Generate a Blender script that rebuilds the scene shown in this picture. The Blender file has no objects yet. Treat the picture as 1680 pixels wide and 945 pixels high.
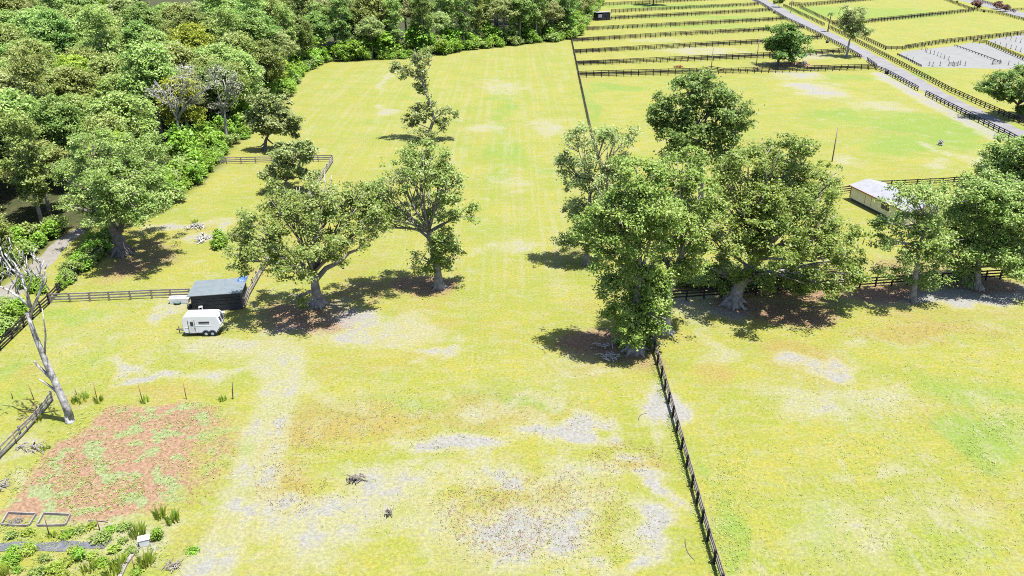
import bpy, math, random
import numpy as np
from mathutils import Vector, Matrix

random.seed(7)
RNG = np.random.default_rng(11)
S = bpy.context.scene
COL = S.collection
R = math.radians

# ------------------------------------------------------------------ camera
W_, H_ = 1680.0, 945.0
FPX, PITCH, CAMH = 1320.0, R(24.9), 46.0
cam = bpy.data.cameras.new('camera')
cam.sensor_width = 36.0
cam.lens = 36.0 * FPX / W_
cam.clip_start, cam.clip_end = 0.5, 9000.0
cobj = bpy.data.objects.new('camera', cam)
COL.objects.link(cobj)
cobj.location = (0, 0, CAMH)
cobj.rotation_euler = (math.pi / 2 - PITCH, 0, 0)
S.camera = cobj
CT, ST = math.cos(PITCH), math.sin(PITCH)


def ray(px, py):
    u, v = (px - W_ / 2) / FPX, (py - H_ / 2) / FPX
    return np.array((u, CT - v * ST, -ST - v * CT))


def G(px, py, z=0.0):
    """ground point (height z) seen at this place in the photograph"""
    d = ray(px, py)
    t = (z - CAMH) / d[2]
    return Vector((d[0] * t, d[1] * t, z))


def at(px, py, Y):
    """the point at distance Y seen at this place"""
    d = ray(px, py)
    t = Y / d[1]
    return Vector((d[0] * t, Y, CAMH + d[2] * t))


def scl(p):
    """photograph pixels per metre at point p"""
    return FPX / (p[1] * CT + (CAMH - p[2]) * ST)


# ------------------------------------------------------------------ light
SUN_S = np.array((-.235, .125, -1.0))
sun = bpy.data.lights.new('sun', 'SUN')
sun.energy = 5.0
sun.angle = R(0.5)
sun.color = (1.0, .965, .90)
so = bpy.data.objects.new('sun', sun)
COL.objects.link(so)
so.rotation_euler = Vector(SUN_S).to_track_quat('-Z', 'Y').to_euler()
el = math.atan2(1.0, math.hypot(SUN_S[0], SUN_S[1]))
wd = bpy.data.worlds.new('World')
S.world = wd
wd.use_nodes = True
nt = wd.node_tree
sky = nt.nodes.new('ShaderNodeTexSky')
sky.sky_type = 'NISHITA'
sky.sun_disc = False
sky.sun_elevation = el
sky.sun_rotation = math.atan2(-SUN_S[0], -SUN_S[1])
nt.links.new(sky.outputs[0], nt.nodes['Background'].inputs[0])
nt.nodes['Background'].inputs[1].default_value = 0.095
S.view_settings.view_transform = 'Standard'
S.view_settings.look = 'None'
S.view_settings.exposure = 1.9
S.view_settings.gamma = 1.0
S.render.engine = 'CYCLES'
S.cycles.max_bounces = 5
S.cycles.diffuse_bounces = 2
S.cycles.glossy_bounces = 2
S.cycles.transmission_bounces = 3
S.cycles.transparent_max_bounces = 4
S.cycles.use_denoising = False
S.cycles.filter_width = 1.0


# ------------------------------------------------------------------ materials
def newmat(name):
    m = bpy.data.materials.new(name)
    m.use_nodes = True
    n = m.node_tree.nodes
    return m, n, m.node_tree.links, n['Principled BSDF']


class N:
    """small node helper"""
    def __init__(s, m):
        s.n, s.l = m.node_tree.nodes, m.node_tree.links

    def node(s, t, **kw):
        x = s.n.new(t)
        for k, v in kw.items():
            setattr(x, k, v)
        return x

    def put(s, sock, v):
        if hasattr(v, 'bl_idname') or isinstance(v, bpy.types.NodeSocket):
            s.l.new(v, sock)
        else:
            sock.default_value = v

    def noise(s, vec, scale, detail=3.0, rough=.55, dist=0.0):
        x = s.node('ShaderNodeTexNoise')
        s.l.new(vec, x.inputs['Vector'])
        x.inputs['Scale'].default_value = scale
        x.inputs['Detail'].default_value = detail
        x.inputs['Roughness'].default_value = rough
        x.inputs['Distortion'].default_value = dist
        return x.outputs['Fac']

    def math(s, op, a, b=0.0, c=0.0, clamp=False):
        x = s.node('ShaderNodeMath', operation=op, use_clamp=clamp)
        s.put(x.inputs[0], a)
        s.put(x.inputs[1], b)
        s.put(x.inputs[2], c)
        return x.outputs[0]

    def ss(s, v, a, b):
        x = s.node('ShaderNodeMapRange', interpolation_type='SMOOTHSTEP')
        s.put(x.inputs[0], v)
        x.inputs[1].default_value = a
        x.inputs[2].default_value = b
        return x.outputs[0]

    def mix(s, f, a, b, blend='MIX'):
        x = s.node('ShaderNodeMix', data_type='RGBA', blend_type=blend)
        s.put(x.inputs[0], f)
        for i, v in ((6, a), (7, b)):
            if isinstance(v, tuple):
                x.inputs[i].default_value = (*v, 1.0) if len(v) == 3 else v
            else:
                s.l.new(v, x.inputs[i])
        return x.outputs[2]


def plain(name, c, rough=.7, var=.25, scale=2.0, c2=None, metallic=0.0, spec=.3, bump=0.0):
    m, n, l, b = newmat(name)
    k = N(m)
    co = n.new('ShaderNodeTexCoord').outputs['Object']
    f = k.noise(co, scale, 5, .65)
    f2 = k.ss(f, .32, .68)
    d = c2 or tuple(x * (1 - var) for x in c)
    e = tuple(min(1, x * (1 + var)) for x in c) if not c2 else c
    l.new(k.mix(f2, d, e), b.inputs['Base Color'])
    b.inputs['Roughness'].default_value = rough
    b.inputs['Metallic'].default_value = metallic
    b.inputs['Specular IOR Level'].default_value = spec
    if bump:
        bp = n.new('ShaderNodeBump')
        bp.inputs['Strength'].default_value = bump
        bp.inputs['Distance'].default_value = .05
        l.new(f, bp.inputs['Height'])
        l.new(bp.outputs[0], b.inputs['Normal'])
    return m


def leafmat(name, a, b_, c_, rough=.5, trans=.46, spec=.3, hue=.022, val=.24):
    """a dark, b mid, c bright leaf colour; varies leaf by leaf and tree by tree"""
    m, n, l, p = newmat(name)
    k = N(m)
    geo = n.new('ShaderNodeNewGeometry')
    oi = n.new('ShaderNodeObjectInfo')
    co = n.new('ShaderNodeTexCoord').outputs['Object']
    big = k.noise(co, .35, 2, .5)
    r = k.math('ADD', k.math('MULTIPLY', geo.outputs['Random Per Island'], .62), k.math('MULTIPLY', k.ss(big, .3, .7), .38))
    x = k.mix(k.ss(r, .05, .55), a, b_)
    x = k.mix(k.ss(r, .5, .98), x, c_)
    hs = n.new('ShaderNodeHueSaturation')
    l.new(x, hs.inputs['Color'])
    l.new(k.math('MULTIPLY_ADD', oi.outputs['Random'], hue, .5 - hue * (.5 if val < .4 else .62)), hs.inputs['Hue'])
    l.new(k.math('MULTIPLY_ADD', oi.outputs['Random'], val, 1.0 - val * (.55 if val < .4 else .36)), hs.inputs['Value'])
    l.new(hs.outputs[0], p.inputs['Base Color'])
    p.inputs['Roughness'].default_value = rough
    p.inputs['Specular IOR Level'].default_value = spec
    tr = n.new('ShaderNodeBsdfTranslucent')
    l.new(hs.outputs[0], tr.inputs['Color'])
    ms = n.new('ShaderNodeMixShader')
    ms.inputs[0].default_value = trans
    l.new(p.outputs[0], ms.inputs[1])
    l.new(tr.outputs[0], ms.inputs[2])
    l.new(ms.outputs[0], n['Material Output'].inputs['Surface'])
    return m


M = {}
def leafset(pre, hue, val):
    M[pre] = leafmat(pre + '_green', (.095, .155, .028), (.175, .24, .050), (.28, .335, .125), hue=hue, val=val)
    M[pre + '_pale'] = leafmat(pre + '_pale', (.12, .165, .042), (.20, .245, .075), (.30, .33, .155), hue=hue, val=val)
    M[pre + '_dark'] = leafmat(pre + '_dark', (.065, .130, .024), (.12, .195, .038), (.21, .275, .075), hue=hue, val=val)
    M[pre + '_yellow'] = leafmat(pre + '_yellow', (.13, .18, .016), (.21, .26, .026), (.29, .33, .05), hue=hue, val=val)
    M[pre + '_bright'] = leafmat(pre + '_bright', (.085, .18, .014), (.155, .27, .026), (.25, .36, .055), hue=hue, val=val)
    M[pre + '_deep'] = leafmat(pre + '_deep', (.055, .105, .018), (.10, .17, .030), (.17, .23, .055), hue=hue, val=val)


leafset('leaf', .022, .24)
M['leaf_lime'] = leafmat('leaf_lime', (.085, .15, .022), (.165, .235, .040), (.27, .33, .10))
leafset('wood', .05, .55)
M['leaf_red'] = leafmat('leaf_red', (.08, .03, .03), (.14, .07, .05), (.18, .14, .08))
M['twig'] = leafmat('twig_grey', (.15, .16, .09), (.20, .205, .15), (.27, .27, .23), trans=.15)
M['blade'] = leafmat('blade_green', (.11, .18, .02), (.20, .26, .03), (.30, .30, .06), trans=.45)
M['weed'] = leafmat('weed_green', (.13, .18, .03), (.17, .215, .045), (.21, .235, .07), trans=.3)
M['weed_dry'] = leafmat('weed_dry', (.15, .085, .05), (.19, .125, .07), (.22, .17, .08), trans=.3)
M['bark'] = plain('bark_grey', (.20, .18, .17), .9, scale=1.6, c2=(.09, .08, .075), bump=.5)
M['bark_pale'] = plain('bark_pale', (.27, .255, .24), .9, scale=1.8, c2=(.13, .12, .11), bump=.4)
M['bark_dark'] = plain('bark_dark', (.12, .10, .09), .9, scale=1.6, c2=(.05, .045, .04), bump=.5)
M['bark_dead'] = plain('bark_dead', (.32, .31, .30), .9, scale=1.7, c2=(.07, .065, .07), bump=.4)
M['black_board'] = plain('black_board', (.018, .016, .016), .8, .5, 1.3, spec=.12)
M['grey_board'] = plain('grey_board', (.17, .155, .145), .85, scale=1.2, c2=(.08, .07, .065))
M['worn_board'] = plain('worn_board', (.10, .085, .08), .8, scale=1.5, c2=(.045, .04, .038))
M['rust'] = plain('rusty_steel', (.13, .07, .045), .8, .4, 5)
M['steel'] = plain('dark_steel', (.05, .045, .045), .6, .3, 4)
M['pole'] = plain('pole_wood', (.14, .11, .085), .85, .35, 1.5)
M['white'] = plain('white_paint', (.42, .42, .43), .35, .05, .7, spec=.5)
M['white2'] = plain('white_plastic', (.36, .36, .36), .5, .08, 1.5)
M['glass'] = plain('dark_glass', (.015, .017, .025), .12, .2, 1, spec=.5)
M['rubber'] = plain('rubber', (.02, .02, .022), .8, .3, 6)
M['rim'] = plain('wheel_rim', (.4, .4, .42), .4, .1, 3, spec=.5)
M['trim'] = plain('dark_trim', (.03, .03, .04), .5, .2, 3)
M['tarp'] = plain('blue_tarp', (.02, .06, .30), .45, .4, 3, c2=(.04, .08, .30))
M['tub'] = plain('dark_green_tub', (.02, .05, .035), .5, .3, 3)
M['fabric'] = plain('weed_fabric', (.075, .077, .085), .6, .35, 1.8, c2=(.035, .036, .042), bump=.8)
M['cream'] = plain('cream_siding', (.55, .49, .29), .8, .08, .8)
M['brown_trim'] = plain('brown_trim', (.22, .09, .035), .8, .25, 3)
M['sand_dirt'] = plain('dirt', (.17, .10, .06), .95, .35, 1.5, bump=.6)
M['road'] = plain('gravel', (.105, .102, .105), .95, scale=.22, c2=(.082, .079, .080), bump=.2)
M['sand'] = plain('sand', (.104, .104, .102), .95, scale=.25, c2=(.09, .09, .087))
M['track'] = plain('track_dirt', (.115, .107, .10), .95, scale=.5, c2=(.095, .088, .072))


def board_mat():
    m, n, l, b = newmat('dark_board_wall')
    k = N(m)
    co = n.new('ShaderNodeTexCoord').outputs['Object']
    sp = n.new('ShaderNodeSeparateXYZ')
    l.new(co, sp.inputs[0])
    fr = k.math('FRACT', k.math('MULTIPLY', sp.outputs[2], 6.0))
    gap = k.ss(fr, .0, .18)
    f = k.noise(co, 2.0, 5, .7)
    c = k.mix(k.ss(f, .35, .7), (.006, .007, .013), (.014, .016, .028))
    l.new(k.mix(gap, (.005, .005, .006), c), b.inputs['Base Color'])
    b.inputs['Roughness'].default_value = .65
    return m


def roof_mat(name, c, d, freq=5.0):
    m, n, l, b = newmat(name)
    k = N(m)
    co = n.new('ShaderNodeTexCoord').outputs['Object']
    sp = n.new('ShaderNodeSeparateXYZ')
    l.new(co, sp.inputs[0])
    w = k.math('SINE', k.math('MULTIPLY', sp.outputs[0], freq * 6.283))
    f = k.noise(co, 1.2, 5, .65)
    l.new(k.mix(k.ss(f, .35, .65), d, c), b.inputs['Base Color'])
    b.inputs['Roughness'].default_value = .55
    bp = n.new('ShaderNodeBump')
    bp.inputs['Strength'].default_value = .12
    bp.inputs['Distance'].default_value = .01
    l.new(w, bp.inputs['Height'])
    l.new(bp.outputs[0], b.inputs['Normal'])
    return m


M['boardwall'] = board_mat()
M['roof'] = roof_mat('metal_roof', (.080, .094, .10), (.066, .079, .085))
M['roof2'] = roof_mat('metal_roof_pale', (.14, .14, .15), (.115, .115, .122), 3.0)


# ------------------------------------------------------------------ mesh helpers
class MB:
    def __init__(s):
        s.v, s.f = [], []

    def add(s, vs, fs):
        o = len(s.v)
        s.v += [tuple(v) for v in vs]
        s.f += [tuple(i + o for i in f) for f in fs]
        return s

    def box(s, c, d, rz=0.0, tilt=None):
        x, y, z = d[0] / 2, d[1] / 2, d[2] / 2
        m = Matrix.Rotation(rz, 3, 'Z')
        if tilt:
            m = m @ tilt
        c = Vector(c)
        vs = [c + m @ Vector((sx * x, sy * y, sz * z)) for sx in (-1, 1) for sy in (-1, 1) for sz in (-1, 1)]
        return s.add(vs, [(0, 1, 3, 2), (4, 6, 7, 5), (0, 4, 5, 1), (2, 3, 7, 6), (0, 2, 6, 4), (1, 5, 7, 3)])

    def beam(s, a, b, w, h):
        """a board from a to b, w thick across, h high"""
        a, b = Vector(a), Vector(b)
        d = (b - a)
        side = Vector((-d.y, d.x, 0))
        side = side.normalized() * (w / 2) if side.length > 1e-6 else Vector((w / 2, 0, 0))
        up = side.cross(d).normalized() * (h / 2)
        if up.z < 0:
            up = -up
        vs = [p + i * side + j * up for p in (a, b) for i in (-1, 1) for j in (-1, 1)]
        return s.add(vs, [(0, 1, 3, 2), (4, 6, 7, 5), (0, 4, 5, 1), (2, 3, 7, 6), (0, 2, 6, 4), (1, 5, 7, 3)])

    def tube(s, pts, rad, n=7, cap=True):
        pts = [Vector(p) for p in pts]
        o = len(s.v)
        ref = Vector((.31, .9, .3))
        for i, p in enumerate(pts):
            d = (pts[min(i + 1, len(pts) - 1)] - pts[max(i - 1, 0)]).normalized()
            a = d.cross(ref)
            if a.length < .05:
                a = d.cross(Vector((1, 0, 0)))
            a.normalize()
            b = d.cross(a)
            r = rad[i] if not isinstance(rad, (int, float)) else rad
            for k in range(n):
                t = 2 * math.pi * k / n
                s.v.append(tuple(p + a * (r * math.cos(t)) + b * (r * math.sin(t))))
        for i in range(len(pts) - 1):
            for k in range(n):
                k2 = (k + 1) % n
                s.f.append((o + i * n + k, o + i * n + k2, o + (i + 1) * n + k2, o + (i + 1) * n + k))
        if cap:
            s.f.append(tuple(o + k for k in range(n))[::-1])
            s.f.append(tuple(o + (len(pts) - 1) * n + k for k in range(n)))
        return s

    def prism(s, prof, y0, y1):
        """profile of (x,z) points extruded along y"""
        n = len(prof)
        vs = [(x, y0, z) for x, z in prof] + [(x, y1, z) for x, z in prof]
        fs = [tuple(range(n)), tuple(range(2 * n - 1, n - 1, -1))]
        fs += [(i, i + n, (i + 1) % n + n, (i + 1) % n) for i in range(n)]
        return s.add(vs, fs)

    def mesh(s, name, smooth=False, bevel=0.0):
        me = bpy.data.meshes.new(name)
        me.from_pydata(s.v, [], s.f)
        me.update()
        import bmesh
        bm = bmesh.new()
        bm.from_mesh(me)
        bmesh.ops.recalc_face_normals(bm, faces=bm.faces)
        if bevel:
            bmesh.ops.bevel(bm, geom=bm.edges[:], offset=bevel, segments=2, affect='EDGES', clamp_overlap=True)
        bm.to_mesh(me)
        bm.free()
        if smooth:
            me.polygons.foreach_set('use_smooth', [True] * len(me.polygons))
        return me


def link(name, me, mat, parent=None, loc=(0, 0, 0), rz=0.0):
    if mat is not None and not me.materials:
        me.materials.append(mat)
    o = bpy.data.objects.new(name, me)
    COL.objects.link(o)
    o.location = loc
    o.rotation_euler = (0, 0, rz)
    if parent:
        o.parent = parent
    return o


def tag(o, label, cat, group=None, kind=None):
    if label:
        o['label'] = label
    if cat:
        o['category'] = cat
    if group:
        o['group'] = group
    if kind:
        o['kind'] = kind
    return o


def thing(name, label, cat, loc=(0, 0, 0), rz=0.0, group=None):
    o = bpy.data.objects.new(name, None)
    COL.objects.link(o)
    o.empty_display_size = .3
    o.location = loc
    o.rotation_euler = (0, 0, rz)
    return tag(o, label, cat, group)


def dup(o, loc, rz, sc, label=None, group=None):
    r = o.copy()
    COL.objects.link(r)
    r.location = loc
    r.rotation_euler = (0, 0, rz)
    r.scale = sc
    if label:
        r['label'] = label
    if group:
        r['group'] = group
    for ch in o.children:
        c = ch.copy()
        COL.objects.link(c)
        c.parent = r
    return r


def npmesh(name, V, F):
    """V (n,3), F (m,4) as one mesh, quickly"""
    me = bpy.data.meshes.new(name)
    nv, nf = len(V), len(F)
    k = F.shape[1]
    me.vertices.add(nv)
    me.vertices.foreach_set('co', np.ascontiguousarray(V, dtype=np.float32).ravel())
    me.loops.add(nf * k)
    me.loops.foreach_set('vertex_index', np.ascontiguousarray(F, dtype=np.int32).ravel())
    me.polygons.add(nf)
    me.polygons.foreach_set('loop_start', np.arange(0, nf * k, k, dtype=np.int32))
    me.update(calc_edges=True)
    return me


def unit(a):
    return a / np.maximum(np.linalg.norm(a, axis=-1, keepdims=True), 1e-9)


def leaves(C, Nrm, L, wid=.55):
    """rhombic leaf faces at C with normals Nrm and lengths L"""
    n = len(C)
    a = unit(np.cross(Nrm, unit(RNG.normal(size=(n, 3)))))
    b = np.cross(Nrm, a)
    a = a * (L / 2)[:, None]
    b = b * (L / 2 * wid)[:, None]
    V = np.empty((n, 4, 3))
    V[:, 0] = C - a
    V[:, 1] = C + b * 1.0 + a * .1
    V[:, 2] = C + a
    V[:, 3] = C - b * 1.0 + a * .1
    return V.reshape(-1, 3), np.arange(4 * n).reshape(n, 4)


def crown_points(lobes, leaf=.45, clump=1.0, dens=1.0, per=42, gap=.0, inner=.62, holes=.0):
    """leaf centres, normals, sizes over a set of ellipsoid lobes (centre, radii)"""
    Cs, Ns, Ls = [], [], []
    for c, r in lobes:
        c, r = np.array(c), np.array(r)
        area = 4 * math.pi * (((r[0] * r[1]) ** 1.6 + (r[0] * r[2]) ** 1.6 + (r[1] * r[2]) ** 1.6) / 3) ** (1 / 1.6)
        m = max(3, int(area / (clump * clump * 1.55) * dens))
        d = unit(RNG.normal(size=(m, 3)))
        d[:, 2] = np.where((d[:, 2] < -.45) & (RNG.random(m) < .6), -d[:, 2], d[:, 2])
        rad = inner + (1.06 - inner) * RNG.random(m) ** .6
        # bumpy outline
        rad *= 1 + .13 * np.sin(d[:, 0] * 5 + c[0]) * np.cos(d[:, 1] * 4 + c[1] + d[:, 2] * 5)
        P = c + d * r * rad[:, None]
        # gaps cut along the sun's line, shaped to dapple the shade below
        gx, gy = P[:, 0] + P[:, 2] * SUN_S[0], P[:, 1] + P[:, 2] * SUN_S[1]
        hv = np.sin(gx * 1.7 + 1.3 * np.sin(gy * .8)) * np.sin(gy * 1.5 + 1.1 * np.sin(gx * .9) + 2.0) + .28 * np.sin(P[:, 2] * 2.3 + gx * .8)
        hv = hv + .35 * np.clip((rad - .8) / .3, 0, 1)
        for i in range(m):
            if RNG.random() < gap or hv[i] > 1.0 - holes * 2:
                continue
            k = max(6, int(per * RNG.uniform(.5, 1.35)))
            cr = clump * RNG.uniform(.55, 1.2)
            q = RNG.normal(size=(k, 3)) * .48 * cr
            q[:, 2] *= .62
            Cs.append(P[i] + q)
            out = unit(d[i] + q / cr * .8)
            Ns.append(unit(out * .5 + np.array((0, 0, .7)) + RNG.normal(size=(k, 3)) * .5))
            Ls.append(leaf * RNG.uniform(.65, 1.35, size=k))
    return np.concatenate(Cs), np.concatenate(Ns), np.concatenate(Ls)


def curve(a, b, bend, n=5):
    a, b = Vector(a), Vector(b)
    m = (a + b) / 2 + Vector(bend)
    return [a * (1 - t) ** 2 + m * 2 * t * (1 - t) + b * t * t for t in [i / (n - 1) for i in range(n)]]


def limb_set(mb, fork, lobes, r0, rnd, twigs=3):
    forks = fork if isinstance(fork, list) else [fork]
    for c, r in lobes:
        c = Vector(c)
        rr = r0 * rnd.uniform(.22, .40)
        fk = min(forks, key=lambda q: (q - c).length + max(0, q.z - c.z + .3 * r[2]) * 1.5)
        pts = curve(fk, c + Vector((0, 0, -.15 * r[2])), (rnd.uniform(-.8, .8), rnd.uniform(-.8, .8), rnd.uniform(.2, 1.2)), 6)
        mb.tube(pts, [rr * (1 - .72 * i / 5) for i in range(6)], 6)
        for _ in range(twigs):
            e = c + Vector((rnd.uniform(-1, 1) * r[0], rnd.uniform(-1, 1) * r[1], rnd.uniform(-.3, .95) * r[2])) * .98
            s = pts[rnd.choice((2, 3, 4))]
            mb.tube(curve(s, e, (0, 0, rnd.uniform(0, .6)), 4), [rr * .45, rr * .36, rr * .26, rr * .14], 5)


def hero_tree(name, label, base, trunk, lobes, leafm='leaf', bark='bark', r0=.55, leaf=.33, clump=.82, dens=1.0,
              per=42, gap=.14, seed=1, twigs=6, group=None, spread=None, flare=1.7, extra=None, depth=.95, core=.68, sats=11, holes=.34):
    """base and trunk in photograph places; lobes (px, py, rx, ry, dy): their real size follows from the tree's distance"""
    rnd = random.Random(seed)
    b = G(*base)
    t = thing(name, label, 'tree', b, 0, group)
    Y = b.y
    tp = [Vector((0, 0, -.15))] + [at(x, y, Y + (dy[0] if dy else 0)) - b for x, y, *dy in trunk]
    lb = []
    for i, (x, y, rx, ry, *dy) in enumerate(lobes):
        rxm = rx / scl(at(x, y, Y))
        off = dy[0] if dy else rnd.uniform(-.55, .55) * rxm * 1.2
        c = at(x, y, Y + off) - b
        s = scl(c + b)
        lb.append((tuple(c), (rx / s * .93, rx / s * depth, ry / s * .98)))
    masses = []
    for c, r in lb:
        masses.append((c, (r[0] * core, r[1] * core, r[2] * core)))
        for q in range(sats):
            d = unit(np.array((rnd.gauss(0, 1), rnd.gauss(0, 1), rnd.gauss(.1, .8))))
            f, g = rnd.uniform(.66, 1.16), rnd.uniform(.18, .38)
            masses.append((tuple(np.array(c) + d * np.array(r) * f), (r[0] * g * 1.15, r[1] * g * 1.15, r[2] * g * .85)))
    mb = MB()
    k = len(tp)
    pts, rad = [], []
    for i in range(k - 1):
        for q in range(3):
            f = q / 3
            pts.append(tp[i].lerp(tp[i + 1], f))
            u = (i + f) / (k - 1)
            fl = 1 + (flare - 1) * max(0, 1 - u * (k - 1) * 2.2) ** 2
            rad.append(r0 * (1 - .45 * u) * fl)
    pts.append(tp[-1])
    rad.append(r0 * .52)
    mb.tube(pts, rad, 10)
    for q in range(6):                                   # root buttresses
        a = q * 1.05 + rnd.uniform(-.3, .3)
        mb.tube([(math.cos(a) * r0 * .4, math.sin(a) * r0 * .4, r0 * 1.5), (math.cos(a) * r0 * 1.3, math.sin(a) * r0 * 1.3, r0 * .35),
                 (math.cos(a) * r0 * 2.2, math.sin(a) * r0 * 2.2, -.1)], [r0 * .4, r0 * .32, r0 * .12], 6)
    limb_set(mb, [tp[i].lerp(tp[i + 1], f) for i in range(1 if k > 2 else 0, k - 1) for f in (.0, .35, .7)] + [tp[-1]], lb, r0, rnd, twigs)
    for ex in (extra or []):                             # bare limbs seen in the photograph
        ep = [at(x, y, Y + (dy[0] if dy else 0)) - b for x, y, *dy in ex[0]]
        mb.tube(ep, [ex[1] * (1 - .75 * i / (len(ep) - 1)) for i in range(len(ep))], 7)
    link('trunk', mb.mesh('trunk', True), M[bark], t)
    V, F = leaves(*crown_points(masses, leaf, clump, dens, per, gap, holes=holes))
    V[:, 2] = np.maximum(V[:, 2], .12)
    link('crown', npmesh('crown', V, F), M[leafm], t)
    return t


# ------------------------------------------------------------------ ground masks (all in world metres)
def axis(segs):
    out = []
    for a, b, st in segs:
        out.append(np.arange(a, b, st))
    return np.concatenate(out + [np.array([segs[-1][1]])])


GX = axis([(-6000, -1200, 800), (-1200, -320, 80), (-320, -75, 1.6), (-75, 75, .5), (75, 320, 1.6), (320, 1200, 80), (1200, 6000, 800)])
GY = axis([(-3000, -200, 400), (-200, 30, 23), (30, 115, .5), (115, 260, .9), (260, 560, 1.6), (560, 1500, 94), (1500, 9000, 750)])
XX, YY = np.meshgrid(GX, GY)


def vnoise(x, y, seed):
    r = np.random.default_rng(seed)
    T = r.random((256, 256))
    xi, yi = np.floor(x).astype(int), np.floor(y).astype(int)
    fx, fy = x - xi, y - yi
    fx, fy = fx * fx * (3 - 2 * fx), fy * fy * (3 - 2 * fy)
    g = lambda a, b: T[a % 256, b % 256]
    return (g(xi, yi) * (1 - fx) + g(xi + 1, yi) * fx) * (1 - fy) + (g(xi, yi + 1) * (1 - fx) + g(xi + 1, yi + 1) * fx) * fy


def fbm(x, y, s, seed, o=4):
    v, a, t = 0, 1.0, 0
    for i in range(o):
        v = v + a * vnoise(x / s, y / s, seed + i)
        t += a
        a *= .55
        s *= .5
    return v / t


WX = XX + (fbm(XX, YY, 9, 50) - .5) * 9
WY = YY + (fbm(XX, YY, 9, 60) - .5) * 9


def smooth(v, a, b):
    t = np.clip((v - a) / (b - a), 0, 1)
    return t * t * (3 - 2 * t)


def blob(lst, warp=1.0):
    o = np.zeros_like(XX)
    X, Y = XX + (WX - XX) * warp, YY + (WY - YY) * warp
    for x, y, rx, ry, w in lst:
        c = G(x, y)
        ax = max(.6, rx / scl(c))
        ay = max(.6, abs(G(x, y - ry).y - G(x, y + ry).y) / 2)
        d = np.sqrt(((X - c.x) / ax) ** 2 + ((Y - c.y) / ay) ** 2)
        o = np.maximum(o, w * smooth(1.75 - d, .0, 1.35))
    return o


def poly(px, soft=1.5, warp=.5, world=False):
    p = [(v[0], v[1]) if world else tuple(G(*v).xy) for v in px]
    X, Y = XX + (WX - XX) * warp, YY + (WY - YY) * warp
    ins = np.zeros(XX.shape, bool)
    dist = np.full(XX.shape, 1e9)
    for i in range(len(p)):
        (x0, y0), (x1, y1) = p[i], p[(i + 1) % len(p)]
        cond = (y0 > Y) != (y1 > Y)
        with np.errstate(divide='ignore', invalid='ignore'):
            xc = (x1 - x0) * (Y - y0) / ((y1 - y0) if y1 != y0 else 1e-9) + x0
        ins ^= cond & (X < xc)
        dx, dy = x1 - x0, y1 - y0
        t = np.clip(((X - x0) * dx + (Y - y0) * dy) / (dx * dx + dy * dy + 1e-9), 0, 1)
        dist = np.minimum(dist, np.hypot(X - x0 - t * dx, Y - y0 - t * dy))
    sd = np.where(ins, dist, -dist)
    return smooth(sd, -soft, soft)


def line(px, w, soft=.5, warp=.3):
    p = [tuple(G(*v).xy) for v in px]
    X, Y = XX + (WX - XX) * warp, YY + (WY - YY) * warp
    dist = np.full(XX.shape, 1e9)
    for (x0, y0), (x1, y1) in zip(p[:-1], p[1:]):
        dx, dy = x1 - x0, y1 - y0
        t = np.clip(((X - x0) * dx + (Y - y0) * dy) / (dx * dx + dy * dy + 1e-9), 0, 1)
        dist = np.minimum(dist, np.hypot(X - x0 - t * dx, Y - y0 - t * dy))
    return 1 - smooth(dist, w, w + soft)


# wood edge, as ground places in the photograph
EDGE = [(262, 345), (300, 314), (338, 287), (362, 262), (395, 226), (440, 190), (470, 160), (490, 122), (530, 101), (620, 98), (700, 93),
        (760, 83), (835, 75), (940, 64), (962, 36), (985, 6)]
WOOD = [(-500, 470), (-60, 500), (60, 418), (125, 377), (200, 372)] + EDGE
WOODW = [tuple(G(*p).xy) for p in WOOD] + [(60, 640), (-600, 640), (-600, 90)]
m_wood = poly(WOODW, 2.5, .5, True)

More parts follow.
